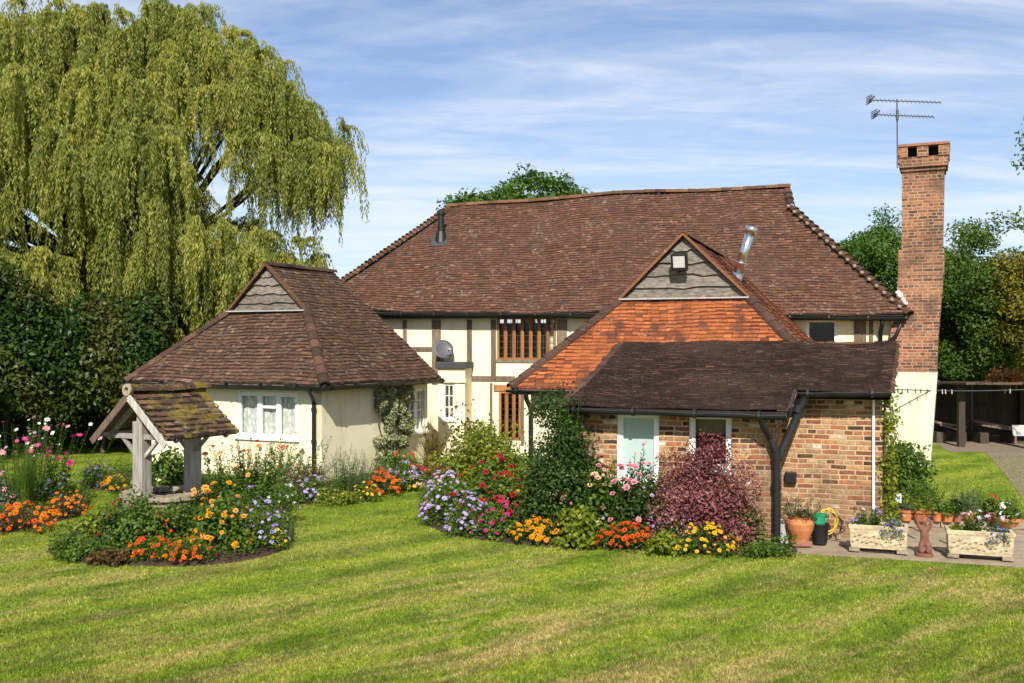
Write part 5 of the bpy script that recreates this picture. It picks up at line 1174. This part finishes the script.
# weeping willow
def willow():
    base = Vector((-12.6, 31.5, 0)); root = thing('weeping_willow', 'huge weeping willow with hanging yellow-green curtains, left of the farmhouse', 'tree', base)
    tips = []; cxw, cyw = -12.2, 31.0
    def tops(px):     # crown top (m) along the photo's outline
        xs = [-260, -120, 0, 60, 130, 200, 235, 268, 300, 325, 345, 362]; ys = [140, 40, 12, -6, -7, -4, 22, 56, 96, 148, 178, 205]
        return np.interp(px, xs, ys)
    low = lambda px: np.interp(px, [-200, 0, 60, 100, 160, 205, 240, 300, 345, 365], [3.6, 4.0, 3.8, 3.0, 2.0, 2.0, 2.6, 4.0, 5.6, 6.2])
    nb = 158
    for i in range(nb):
        px = -215 + 524 * ((i * .618034) % 1.0) ; zt = CH - (tops(px) - HZ) / F * cyw - .38; zl = low(px) + 1.3
        fr_ = (i + .5) / nb; z = zt - abs(rng.normal(0, .25)) if i % 4 == 0 else zl + (zt - zl) * rng.random() ** 1.0
        hw = 5.4 * max(.10, 1 - ((px - 80) / 290.0) ** 2) ** .5; zc = 6.0
        q = max(0., 1 - (max(0, z - zc) / max(.5, zt + .3 - zc)) ** 2) ** .5
        dep = -q * rng.uniform(.6, 1.0) if i % 3 else rng.uniform(-.4, .8) * q
        Yy = cyw + dep * hw; bx = (px - 512) / F * cyw * (.5 + .5 * Yy / cyw); bz = CH + (z - CH) * (Yy / cyw)
        sp = rng.uniform(.45, .95)
        for t_ in range(int(rng.integers(4, 8))):
            tips.append((bx + rng.normal(0, sp * .75), Yy + rng.normal(0, sp * .6), bz - abs(rng.normal(0, .55))))
    k = len(tips)
    tips = np.array(tips)
    V = []; RN = []
    for (x, y, z) in tips:
        out = np.array([x - cxw, y - cyw, 0]); ol = np.linalg.norm(out) + .1; out = out / ol
        shade = rng.random(); px = 512 + F * x / y; zmin = low(px)
        br = rng.uniform(.4, .95); nt_ = int(11 * br / .6 * rng.uniform(.8, 1.2)); LL_ = rng.uniform(1.2, 3.4)
        for t_ in range(nt_):                       # tresses: a few strands hanging close together
            r0_ = br * rng.random() ** .5; a0_ = rng.uniform(0, 6.28); lt_ = LL_ * rng.uniform(.45, 1.2) * (1 - .25 * r0_ / br); rise = rng.uniform(.05, .38); tsh = rng.normal(0, .12)
            for s_ in range(int(rng.integers(4, 8))):
                dx = np.array([math.cos(a0_) * r0_, math.sin(a0_) * r0_]) + rng.normal(0, .055, 2) + out[:2] * .25
                Lh = min(lt_ * rng.uniform(.7, 1.1), z - zmin + rng.uniform(-.5, .3))
                if Lh < .4: continue
                n = int(Lh / .055); t = (np.arange(n) + .5) / n; tl = t * Lh; hx = 1 - np.exp(-tl * 3.2)
                Cc = np.stack([x + dx[0] * hx + .025 * np.sin(tl * 3 + s_), y + dx[1] * hx, z + rise * np.sin(np.minimum(tl / .55, 1) * math.pi) - np.maximum(0, tl - .15)], 1)
                a = rng.uniform(0, 6.28, n); T = np.stack([np.cos(a) * .42, np.sin(a) * .42, -np.ones(n) * rng.uniform(.5, 1.2)], 1)
                nn_ = unit(n); nn_[:, 2] *= .4; l = rng.uniform(.09, .18, n); V.append(leaves(Cc, T, nn_, l, l * .25)); RN.append(np.clip(rng.random(n) * .5 + shade * .42 + tsh - .10 * t, 0, 1))
    V = np.concatenate(V); RN = np.concatenate(RN)
    m = MB(); m.tube(limb_pts(base, base + Vector((.3, 0, 3.6)), 0, 5, .05), [.55, .48, .44, .42, .42, .44], 12); m.build('trunk', M['bark'], root, smooth=True)
    b = MB(); f0 = base + Vector((.3, 0, 3.4))
    for i in range(0, k, 7):
        q = Vector(tips[i]); mid_ = f0.lerp(q, .5) + Vector((0, 0, .8)); b.tube(limb_pts(f0, mid_, .1, 4) + limb_pts(mid_, q, .08, 4)[1:], [.15, .13, .11, .09, .07, .055, .045, .035, .025], 6)
    b.build('branches', M['bark'], root, smooth=True)
    o = leaf_obj('crown', V, LM['willow'], root, RN); o.data.transform(Matrix.Translation(-base)); print('willow leaves', len(RN))
willow()

def hedge(name, label, x0, x1, yf, depth, zlo, ztop, k, per, ls, leaf, cat='hedge', crad=(.4, .7)):
    base = Vector(((x0 + x1) / 2, yf + depth / 2, 0)); root = thing(name, label, cat, base)
    X = rng.uniform(x0, x1, k); t = rng.random(k); zt = ztop + .45 * np.sin(X * 1.3) + .3 * np.sin(X * 2.9 + 1)
    face = rng.random(k) < .62; Z = np.where(face, zlo + (zt - zlo) * t, zt - rng.random(k) * .6); bulge = .5 * np.sin((Z - zlo) / (zt - zlo) * math.pi) + .35 * np.sin(X * 2.1 + Z) * .6
    Yy = np.where(face, yf + .6 - bulge + rng.random(k) * .5, yf + rng.random(k) * depth)
    c = np.stack([X, Yy, Z], 1) - np.array(base); v, rn = clump_leaves(c, rng.uniform(*crad, k), per, ls[0], ls[1], .4); leaf_obj('foliage', v, LM[leaf], root, rn)
    m = MB()
    for i in range(max(3, int((x1 - x0) * .8))):
        x = x0 + (x1 - x0) * (i + .5) / max(3, int((x1 - x0) * .8)); a = Vector((x, yf + depth * .6, 0)); m.tube(limb_pts(a, a + Vector((random.uniform(-.5, .5), random.uniform(-.6, .2), ztop * .7)), 0, 4), [.055, .05, .04, .03, .02], 6)
    m.build('stems', M['bark'], root); return root
hedge('laurel_hedge', 'big overhanging laurel hedge below the willow at the left edge', -18, -9.0, 24.6, 3.2, 1.5, 4.0, 1000, 170, (.15, .07), 'laurel')
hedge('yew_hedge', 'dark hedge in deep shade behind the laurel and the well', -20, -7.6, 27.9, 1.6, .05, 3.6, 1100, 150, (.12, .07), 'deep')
tree('lilac_tree', 'grey-green small-leaved tree at the far left edge beside the laurel', (-13.6, 23.4, 0), (-13.9, 23.4, 2.0), (1.3, 1.2, 1.6), .09, 120, 110, (.09, .045), 'grey', crad=(.3, .5))
tree('oak_tree', 'green oak crown showing above the farmhouse ridge', (.9, 46, 0), (.7, 46, 7.6), (4.0, 3.3, 2.7), .4, 420, 110, (.20, .13), 'oak', crad=(.5, .8), shell=.8)
tree('ash_tree', 'green tree behind the left side of the brick chimney', (14.6, 39, 0), (14.4, 39, 5.0), (2.5, 2.4, 2.6), .22, 230, 230, (.135, .075), 'oak', crad=(.45, .75))
tree('maple_tree', 'broad darker green tree right of the brick chimney', (18.0, 38, 0), (17.4, 38, 4.3), (2.6, 2.6, 2.9), .25, 200, 240, (.135, .075), 'dkoak', crad=(.45, .8))
tree('birch_tree', 'yellowing tree at the right edge beyond the shed', (18.6, 35.2, 0), (18.7, 35.2, 4.2), (1.5, 1.8, 2.6), .16, 120, 170, (.12, .07), 'autumn', crad=(.4, .7))
tree('apple_tree', 'low yellow-green apple tree above the shed roof', (18.6, 41, 0), (18.9, 41, 3.4), (3.2, 1.8, 1.8), .18, 170, 130, (.16, .09), 'autumn', crad=(.45, .75))
tree('cherry_tree', 'tree outside the frame whose branch tips enter at the right edge above the yard', (14.4, 24.0, 0), (14.15, 24.0, 7.0), (1.7, 1.6, 2.2), .16, 60, 70, (.13, .06), 'dkoak', crad=(.25, .5), shell=.7)
hedge('boundary_hedge', 'mixed green boundary hedge behind the dark shed', 13, 30, 44, 3, .1, 4.2, 700, 120, (.2, .11), 'dkoak', crad=(.6, 1.0))

# ------------------------------------------------------------------ yard: fence, shed roof, posts, timber
YF = 31.6; fen = thing('board_fence', 'dark upright board fence at the back of the yard under the shed roof', 'fence', (18, YF, 0))
m = MB(); x = 12.4
while x < 24: w_ = random.uniform(.14, .17); m.box(x, x + w_ - .008, YF, YF + .022 + random.uniform(0, .01), .03, 1.62 + random.uniform(-.015, .015)); x += w_
m.build('boards', M['fence'], fen)
m = MB(); m.box(12.4, 24, YF - .05, YF - .001, .95, 1.04); m.box(12.4, 24, YF - .05, YF - .001, .3, .39); m.build('rail', M['fence'], fen)
for X in (13.4, 16.1, 18.9, 21.6): m = MB(); m.box(X - .05, X + .05, YF - .16, YF - .052, 0, 1.6); m.build('post', M['fence'], fen)
sh = thing('open_shed', 'low open-fronted shed roof on thin posts over the dark yard', 'shed', (18, 30, 0))
m = MB(); m.hexa([(12.6, 27.6, 1.80), (24, 27.6, 1.80), (24, 32.2, 1.66), (12.6, 32.2, 1.66), (12.6, 27.6, 1.86), (24, 27.6, 1.86), (24, 32.2, 1.72), (12.6, 32.2, 1.72)]); m.build('roof', woodmat('reddish_felt', (.08, .05, .035), (.17, .11, .075), axis='X'), sh)
for px_, yy in ((961, 28.3), (966, 31.0)):
    X = (px_ - 512) / F * yy; m = MB(); m.box(X - .09, X + .09, yy - .07, yy + .07, 0, 1.775 if yy < 30 else 1.69); m.build('post', M['fence'], sh)
X = (972 - 512) / F * 30.6; m = MB(); m.tube([(X, 30.6, 0), (X, 30.6, 1.7)], .03, 8); m.build('post', M['alu'], sh)
cr = thing('red_creeper', 'reddening creeper trailing over the shed roof', 'climber', (17.5, 28.0, 1.86))
kk = 60; c = np.stack([rng.uniform(-3.6, 4.5, kk), rng.normal(.4, .45, kk), rng.uniform(.02, .22, kk)], 1); v, rn = clump_leaves(c, rng.uniform(.15, .32, kk), 55, .10, .07, .6); leaf_obj('foliage', v, LM['redcreep'], cr, rn)
def planks(name, label, px, Y, w, tilt, n, seed):
    r_ = random.Random(seed); X = (px - 512) / F * Y; root = thing(name, label, 'timber', (X, Y, 0))
    for i in range(n):
        m = MB(); z = .46 + (i // 3) * .085; y = Y - .35 + (i % 3) * .3; a = tilt + r_.uniform(-.03, .03)
        m.bar((X - w / 2 + r_.uniform(-.1, .1), y, z + a * .5), (X + w / 2 + r_.uniform(-.1, .1), y + r_.uniform(-.05, .05), z - a * .5), .24, .055); m.build('plank', M['timber' if i % 3 == 0 else 'bark'], root)
    for sx in (-.35, .4):
        m = MB(); m.box(X + sx * w - .12, X + sx * w + .12, Y - .4, Y + .4, .0, .32); m.build('support', M['bark'], root)
planks('plank_stack', 'slanting stack of old planks on supports under the shed roof', 993, 29.6, 1.25, .22, 6, 1)
planks('plank_stack', 'smaller plank pile beside the rendered chimney base', 945, 29.8, .85, .16, 5, 2)
q = thing('white_panel', 'small white panel leaning low at the right edge of the yard', 'panel', (P(1020, 430, 29.0).x, 29.0, 0)); m = MB(); X = P(1020, 430, 29.0).x; m.hexa([(X - .2, 29, .25), (X + .3, 29, .25), (X + .3, 29.03, .25), (X - .2, 29.03, .25), (X - .2, 29.06, .56), (X + .3, 29.06, .56), (X + .3, 29.09, .56), (X - .2, 29.09, .56)]); m.build('board', M['grey_plastic'], q); m = MB(); m.box(X - .15, X - .1, 29.0, 29.05, 0, .25); m.box(X + .2, X + .25, 29.0, 29.05, 0, .25); m.build('feet', M['timber'], q)
wl = thing('washing_line', 'washing line with small pegs strung from the chimney across the yard', 'washing line', P(900, 391, 23.1))
A = P(892, 389.5, 23.1); B = P(1060, 388, 25.2); m = MB(); pts = [A.lerp(B, i / 12) + Vector((0, 0, -.05 * math.sin(i / 12 * math.pi))) for i in range(13)]; m.tube(pts, .012, 6); m.build('line', M['alu'], wl)
for px_ in (901, 905, 910, 917, 922, 928, 936, 942, 945, 951, 1003, 1008):
    t = (px_ - 896) / 164; p = A.lerp(B, t) + Vector((0, 0, -.05 * math.sin(t * math.pi))); m = MB(); m.bar(p + Vector((0, 0, .03)), p + Vector((.006, 0, -.075)), .02, .02); m.build('peg', M['bark'] if px_ % 3 else M['grey_plastic'], wl)

# ------------------------------------------------------------------ pots, planters, statue
def pot_profile(r, h): return [(.01, 0), (r * .68, 0), (r * .70, .01), (r * .92, h * .78), (r * 1.04, h * .79), (r * 1.06, h), (r * .94, h), (r * .9, h * .86), (.01, h * .84)]
def pot(label, x, y, z, r, h, mat='terra', prof=None, name='flower_pot', group=None):
    root = thing(name, label, 'pot', (x, y, z), group); m = MB(); m.lathe([(a, b + z) for a, b in (prof or pot_profile(r, h))], (x, y, 0), 24); m.build('body', M[mat], root, smooth=False)
    m = MB(); m.lathe([(.01, h * .86 + z), (r * .9, h * .85 + z)], (x, y, 0), 18); m.build('soil', M['soil'], root); return root
# stone slab shelf under the row of pots
sf = thing('stone_shelf', 'low stone slab shelf carrying the row of terracotta pots', 'shelf', (8.0, 15.5, 0))
for i in range(6):
    m = MB(); x0 = 6.0 + i * .75; y0 = 15.75 - i * .10; m.hexa([(x0, y0, .024), (x0 + .74, y0 - .09, .024), (x0 + .74, y0 + .42, .024), (x0, y0 + .5, .024), (x0, y0, .13), (x0 + .74, y0 - .09, .13), (x0 + .74, y0 + .42, .13), (x0, y0 + .5, .13)]); m.build('slab', M['slab'], sf, bevel=.012)
ROW = [(906, .105, .17, 'first small terracotta pot from the brick wall, with a low grey tuft', 'grey', (.05, .012), .16, 'tall', ()),
       (921, .15, .17, 'wide terracotta pot with pale green shoots, second from the brick wall', 'lime', (.07, .014), .24, 'tall', ()),
       (937, .085, .16, 'small terracotta pot with bright green leaves behind the statue', 'green', (.05, .03), .22, 'mound', ()),
       (947, .11, .15, 'squat terracotta pot just right of the statue head', 'green', (.05, .03), .20, 'mound', (('daisy', 'magenta', 3, .02),)),
       (957, .085, .17, 'dark reddish pot with bushy green leaves in the middle of the row', 'deep', (.05, .03), .22, 'mound', ()),
       (969, .105, .16, 'bright terracotta pot with wispy lavender-like stems', 'grey', (.06, .012), .42, 'tall', (('spike', 'violet', 6, .016),)),
       (991, .09, .17, 'dark shaded pot holding the scarlet geranium', 'green', (.06, .05), .24, 'mound', (('cluster', 'scarlet', 3, .065),))]
for i, (px_, r_, h_, lb, lf, ls, ph, hb, fl_) in enumerate(ROW):
    y = 15.75 - max(0, (px_ - 890) / 60 * .12); x = (px_ - 512) / F * y
    pot(lb, x, y, .13, r_, h_, 'terra_dark' if i in (4, 6) else 'terra', group='terracotta pots on the shelf')
    plant('pot_plant', 'plant growing in the ' + lb.split(',')[0].split(' with')[0].split(' holding')[0] + (' just behind the statue' if 'behind the statue' in lb else ' of the row' if 'of the row' in lb else ' near the wall' if i == 0 else ''), 0, 0, 0, 0, lf, ls, 420, fl_, 1., xy=(x, y), h=ph, w=r_ * 2.6, z0=.13 + h_ * .85, habit=hb, group='plants in the row of pots')
y = 15.2; x = (1008 - 512) / F * y
pot('wide shallow terracotta bowl at the right end of the row of pots', x, y, .13, .19, .14, prof=[(.01, 0), (.11, 0), (.17, .09), (.195, .095), (.20, .14), (.175, .14), (.16, .11), (.01, .11)], name='terracotta_bowl')
plant('geranium', 'white geranium heads growing in the wide shallow bowl', 0, 0, 0, 0, 'green', (.06, .05), 420, [('cluster', 'white', 6, .065)], 1., xy=(x, y), h=.25, w=.34, z0=.25)
lb = thing('plant_label', 'small white card on a stick in front of the laurel bush', 'label', (P(898, 498, 15.9).x, 15.9, 0)); p = P(898, 498, 15.9); m = MB(); m.box(p.x - .045, p.x + .045, 15.88, 15.886, p.z - .075, p.z + .075); m.build('card', M['white'], lb); m = MB(); m.box(p.x - .008, p.x + .008, 15.887, 15.90, 0, p.z); m.build('stick', M['timber'], lb)
m = MB(); m.box(p.x - .028, p.x + .028, 15.876, 15.8795, p.z - .02, p.z + .03); m.build('picture', PC['blue'], lb)

def trough(label, X, Y, w, rot):
    root = thing('stone_trough', label, 'planter', (X, Y, 0), 'carved stone troughs'); root.rotation_euler = (0, 0, R(rot)); ORIG[root.name] = Vector()
    h0, h1, dp = .075, .40, .34; m = MB()
    pr = [(-w / 2, -dp / 2), (w / 2, -dp / 2), (w / 2, dp / 2), (-w / 2, dp / 2)]
    def ringv(k, z, g=0): return [Vector((x * k - (g if x < 0 else -g) * 0, y * k, z)) for x, y in pr]
    secs = [(.93, h0), (.94, h0 + .03), (.965, h0 + .05), (.985, h1 - .07), (1.02, h1 - .055), (1.03, h1 - .012), (1.02, h1), (.90, h1), (.88, h1 - .06)]
    vs = []; fs = []
    for k, z in secs: vs += ringv(k, z)
    for i in range(len(secs) - 1):
        for j in range(4): fs.append((i * 4 + j, i * 4 + (j + 1) % 4, (i + 1) * 4 + (j + 1) % 4, (i + 1) * 4 + j))
    fs.append((3, 2, 1, 0)); m.add(vs, fs)
    for row in range(2):           # carved swags and leaves along the front
        for i in range(11):
            x = -w * .43 + w * .86 * (i + .5 * row) / 10.5; z = h0 + .10 + row * .075 + .018 * math.sin(i * 1.9); y = -dp / 2 * (.965 + .01 * row) - .004
            m.tube([(x - .035, y + .004, z - .02), (x, y - .008, z + .012 * math.sin(i)), (x + .035, y + .004, z + .02)], [.006, .017, .006], 6)
    m.build('body', M['relief'], root, bevel=.006)
    m = MB(); m.add(ringv(.87, h1 - .05), [(0, 1, 2, 3)]); m.build('soil', M['soil'], root)
    for sx in (-1, 1): m = MB(); m.box(sx * w * .41 - .07, sx * w * .41 + .07, -dp / 2 + .02, dp / 2 - .02, .004 + .02, h0); m.build('foot', M['stone'], root)
    return root
T1 = (5.12, 13.92); T2 = (6.34, 13.50)
trough('carved stone trough standing by the end of the brick wall', *T1, .76, -19); trough('carved stone trough at the right, beyond the statue', *T2, .82, -19)
plant('pansy', 'lilac and white pansies in the trough by the brick wall', 0, 0, 0, 0, 'green', (.05, .025), 700, [('daisy', 'lilac', 10, .035), ('daisy', 'white', 5, .03), ('daisy', 'violet', 8, .035)], .5, xy=(T1[0] - .12, T1[1] + .02), h=.30, w=.42, z0=.34, habit='tall')
plant('lobelia', 'blue lobelia trailing over the front of the trough by the brick wall', 0, 0, 0, 0, 'grey', (.035, .012), 1100, [('daisy', 'blue', 34, .020)], .8, xy=(T1[0] + .14, T1[1] - .17), h=.24, w=.34, z0=.26)
plant('pansy', 'violet pansies at the left end of the trough by the brick wall', 0, 0, 0, 0, 'green', (.035, .02), 300, [('daisy', 'violet', 12, .03), ('daisy', 'lilac', 5, .028)], .8, xy=(T1[0] - .30, T1[1] + .05), h=.14, w=.2, z0=.35)
plant('pansy', 'pale lilac pansies standing in the right-hand trough', 0, 0, 0, 0, 'green', (.05, .025), 700, [('daisy', 'lilac', 7, .04), ('daisy', 'white', 4, .035)], .5, xy=(T2[0] - .05, T2[1] + .02), h=.32, w=.4, z0=.34, habit='tall')
plant('lobelia', 'blue lobelia trailing over the front of the right-hand trough', 0, 0, 0, 0, 'grey', (.035, .012), 1000, [('daisy', 'blue', 38, .020)], .8, xy=(T2[0] + .16, T2[1] - .19), h=.22, w=.34, z0=.26)
plant('sedum', 'low yellow-green tufts at the left end of the right-hand trough', 0, 0, 0, 0, 'lime', (.035, .018), 500, (), .7, xy=(T2[0] - .27, T2[1] + .06), h=.10, w=.3, z0=.36)

# terracotta statue: kneeling figure with raised arms
st = thing('statue', 'small terracotta garden statue of a kneeling nude with raised arms between the troughs', 'statue', (5.66, 13.66, 0)); st.rotation_euler = (0, 0, R(-10))
def skin(name, pts, edges, radii, mat, parent, root_i=0, sub=2):
    me = bpy.data.meshes.new(name); me.from_pydata(pts, edges, []); o = link(name, me, parent)
    o.modifiers.new('skin', 'SKIN'); me.skin_vertices or None
    for i, v in enumerate(me.skin_vertices[0].data): v.radius = radii[i] if isinstance(radii[i], tuple) else (radii[i], radii[i]); v.use_root = (i == root_i)
    s_ = o.modifiers.new('sub', 'SUBSURF'); s_.levels = sub; s_.render_levels = sub; me.materials.append(mat); 
    o.modifiers['skin'].use_smooth_shade = True; return o
sp = [(0, .0, .185), (0, -.005, .245), (0, -.012, .31), (0, -.008, .375), (0, -.004, .415),     # pelvis, waist, ribs, chest, neck
      (.042, -.02, .165), (.045, -.075, .075), (.042, .005, .06), (.040, .065, .05), (-.042, -.02, .165), (-.045, -.075, .075), (-.042, .005, .06), (-.040, .065, .05),
      (.066, -.0, .396), (.092, -.01, .475), (.030, .018, .518), (-.066, -.0, .396), (-.092, -.01, .475), (-.030, .018, .518), (0, -.008, .452), (0, -.012, .50),
      (.030, -.045, .345), (-.030, -.045, .345)]
se = [(0, 1), (1, 2), (2, 3), (3, 4), (0, 5), (5, 6), (6, 7), (7, 8), (0, 9), (9, 10), (10, 11), (11, 12), (3, 13), (13, 14), (14, 15), (3, 16), (16, 17), (17, 18), (4, 19), (19, 20), (2, 21), (2, 22)]
sr = [(.070, .054), (.054, .044), (.062, .046), (.060, .042), .026, .052, .040, .034, .022, .052, .040, .034, .022, .030, .024, .018, .030, .024, .018, (.036, .040), (.030, .034), .026, .026]
M['statue'] = simple('statue_clay', (.17, .072, .048), .8, .35, 18, bmp=.3)
skin('figure', sp, se, sr, M['statue'], st)
ORIG[st.name] = Vector(); m = MB(); m.lathe([(.01, .004), (.115, .004), (.12, .012), (.115, .045), (.10, .052), (.01, .052)], (0, 0, 0), 20); m.build('plinth', M['statue'], st)

# urn, bucket, hose and bag by the wall
ux, uy = 4.14, 14.3
ur = pot('big terracotta urn on a brick beside the black downpipe', ux, uy, .095, .2, .34, prof=[(.01, 0), (.12, 0), (.125, .02), (.185, .16), (.205, .25), (.195, .30), (.165, .315), (.175, .335), (.185, .345), (.15, .345), (.14, .30), (.01, .30)], name='terracotta_urn')
br = thing('brick_block', 'single red brick slab under the terracotta urn', 'brick', (ux, uy, 0)); m = MB(); m.box(ux - .14, ux + .14, uy - .12, uy + .12, .026, .094); m.build('brick', M['terra_dark'], br, bevel=.006)
plant('sedum', 'grey-green straggly plant growing in the big terracotta urn', 0, 0, 0, 0, 'grey', (.05, .014), 900, (), 1., xy=(ux, uy), h=.38, w=.5, z0=.39, habit='tall')
plant('sedum', 'reddish low succulents around the rim of the terracotta urn', 0, 0, 0, 0, 'bronze', (.05, .02), 500, (), 1., xy=(ux + .02, uy - .02), h=.16, w=.40, z0=.38)
bx, by = 4.46, 14.42
bk = thing('black_bucket', 'black plastic bucket behind the terracotta urn', 'bucket', (bx, by, 0)); m = MB(); m.lathe([(.01, .026), (.10, .026), (.13, .30), (.14, .30), (.14, .315), (.125, .315), (.11, .08), (.01, .08)], (bx, by, 0), 20); m.build('body', M['black'], bk)
gl = thing('green_watering_can', 'green plastic watering can lying in the black bucket', 'watering can', (bx - .02, by, .3)); m = MB(); m.lathe([(.01, .28), (.10, .28), (.115, .33), (.10, .43), (.07, .46), (.06, .46), (.06, .42), (.01, .42)], (bx - .03, by, 0), 16); m.build('body', M['green_plastic'], gl)
m = MB(); m.tube([(bx - .10, by - .02, .36), (bx - .18, by - .06, .46), (bx - .20, by - .07, .49)], [.02, .014, .028], 8); m.build('spout', M['green_plastic'], gl)
m = MB(); m.tube([(bx + .06, by, .33), (bx + .12, by, .39), (bx + .09, by, .46), (bx + .02, by, .46)], .012, 6); m.build('handle', M['green_plastic'], gl)
hx, hy = 4.66, 14.72; hs = thing('garden_hose', 'yellow and black garden hose coiled against the brick wall', 'hose', (hx, hy, 0)); 
m = MB(); pts = []
for i in range(70):
    t = i / 69; an = t * 2 * math.pi * 3.2; r_ = .17 + .02 * math.sin(i * .7); pts.append((hx + math.cos(an) * r_ * .75, hy + .02 * math.sin(an * .5) - t * .06, .30 + math.sin(an) * r_))
m.tube(pts, .013, 6); m.build('coil', M['yellow_hose'], hs)
m = MB(); pts = [(hx + .10, hy - .05, .42), (hx + .20, hy - .08, .30), (hx + .16, hy - .1, .14), (hx + .05, hy - .12, .10), (hx + .22, hy - .14, .18), (hx + .12, hy - .12, .26)]; m.tube(pts, .014, 6); m.build('tail', M['black'], hs)
bgx, bgy = 3.95, 14.5; bg_ = thing('grey_tub', 'pale grey plastic tub half hidden behind the black downpipe', 'tub', (bgx, bgy, 0)); m = MB(); m.lathe([(.01, .026), (.10, .026), (.13, .31), (.14, .32), (.125, .32), (.1, .1), (.01, .1)], (bgx, bgy, 0), 20); m.build('body', M['grey_plastic'], bg_)
m = MB(); m.tube([(bgx - .13, bgy, .30), (bgx - .07, bgy - .1, .37), (bgx + .07, bgy - .1, .37), (bgx + .13, bgy, .30)], .008, 6); m.build('handle', M['grey_plastic'], bg_)
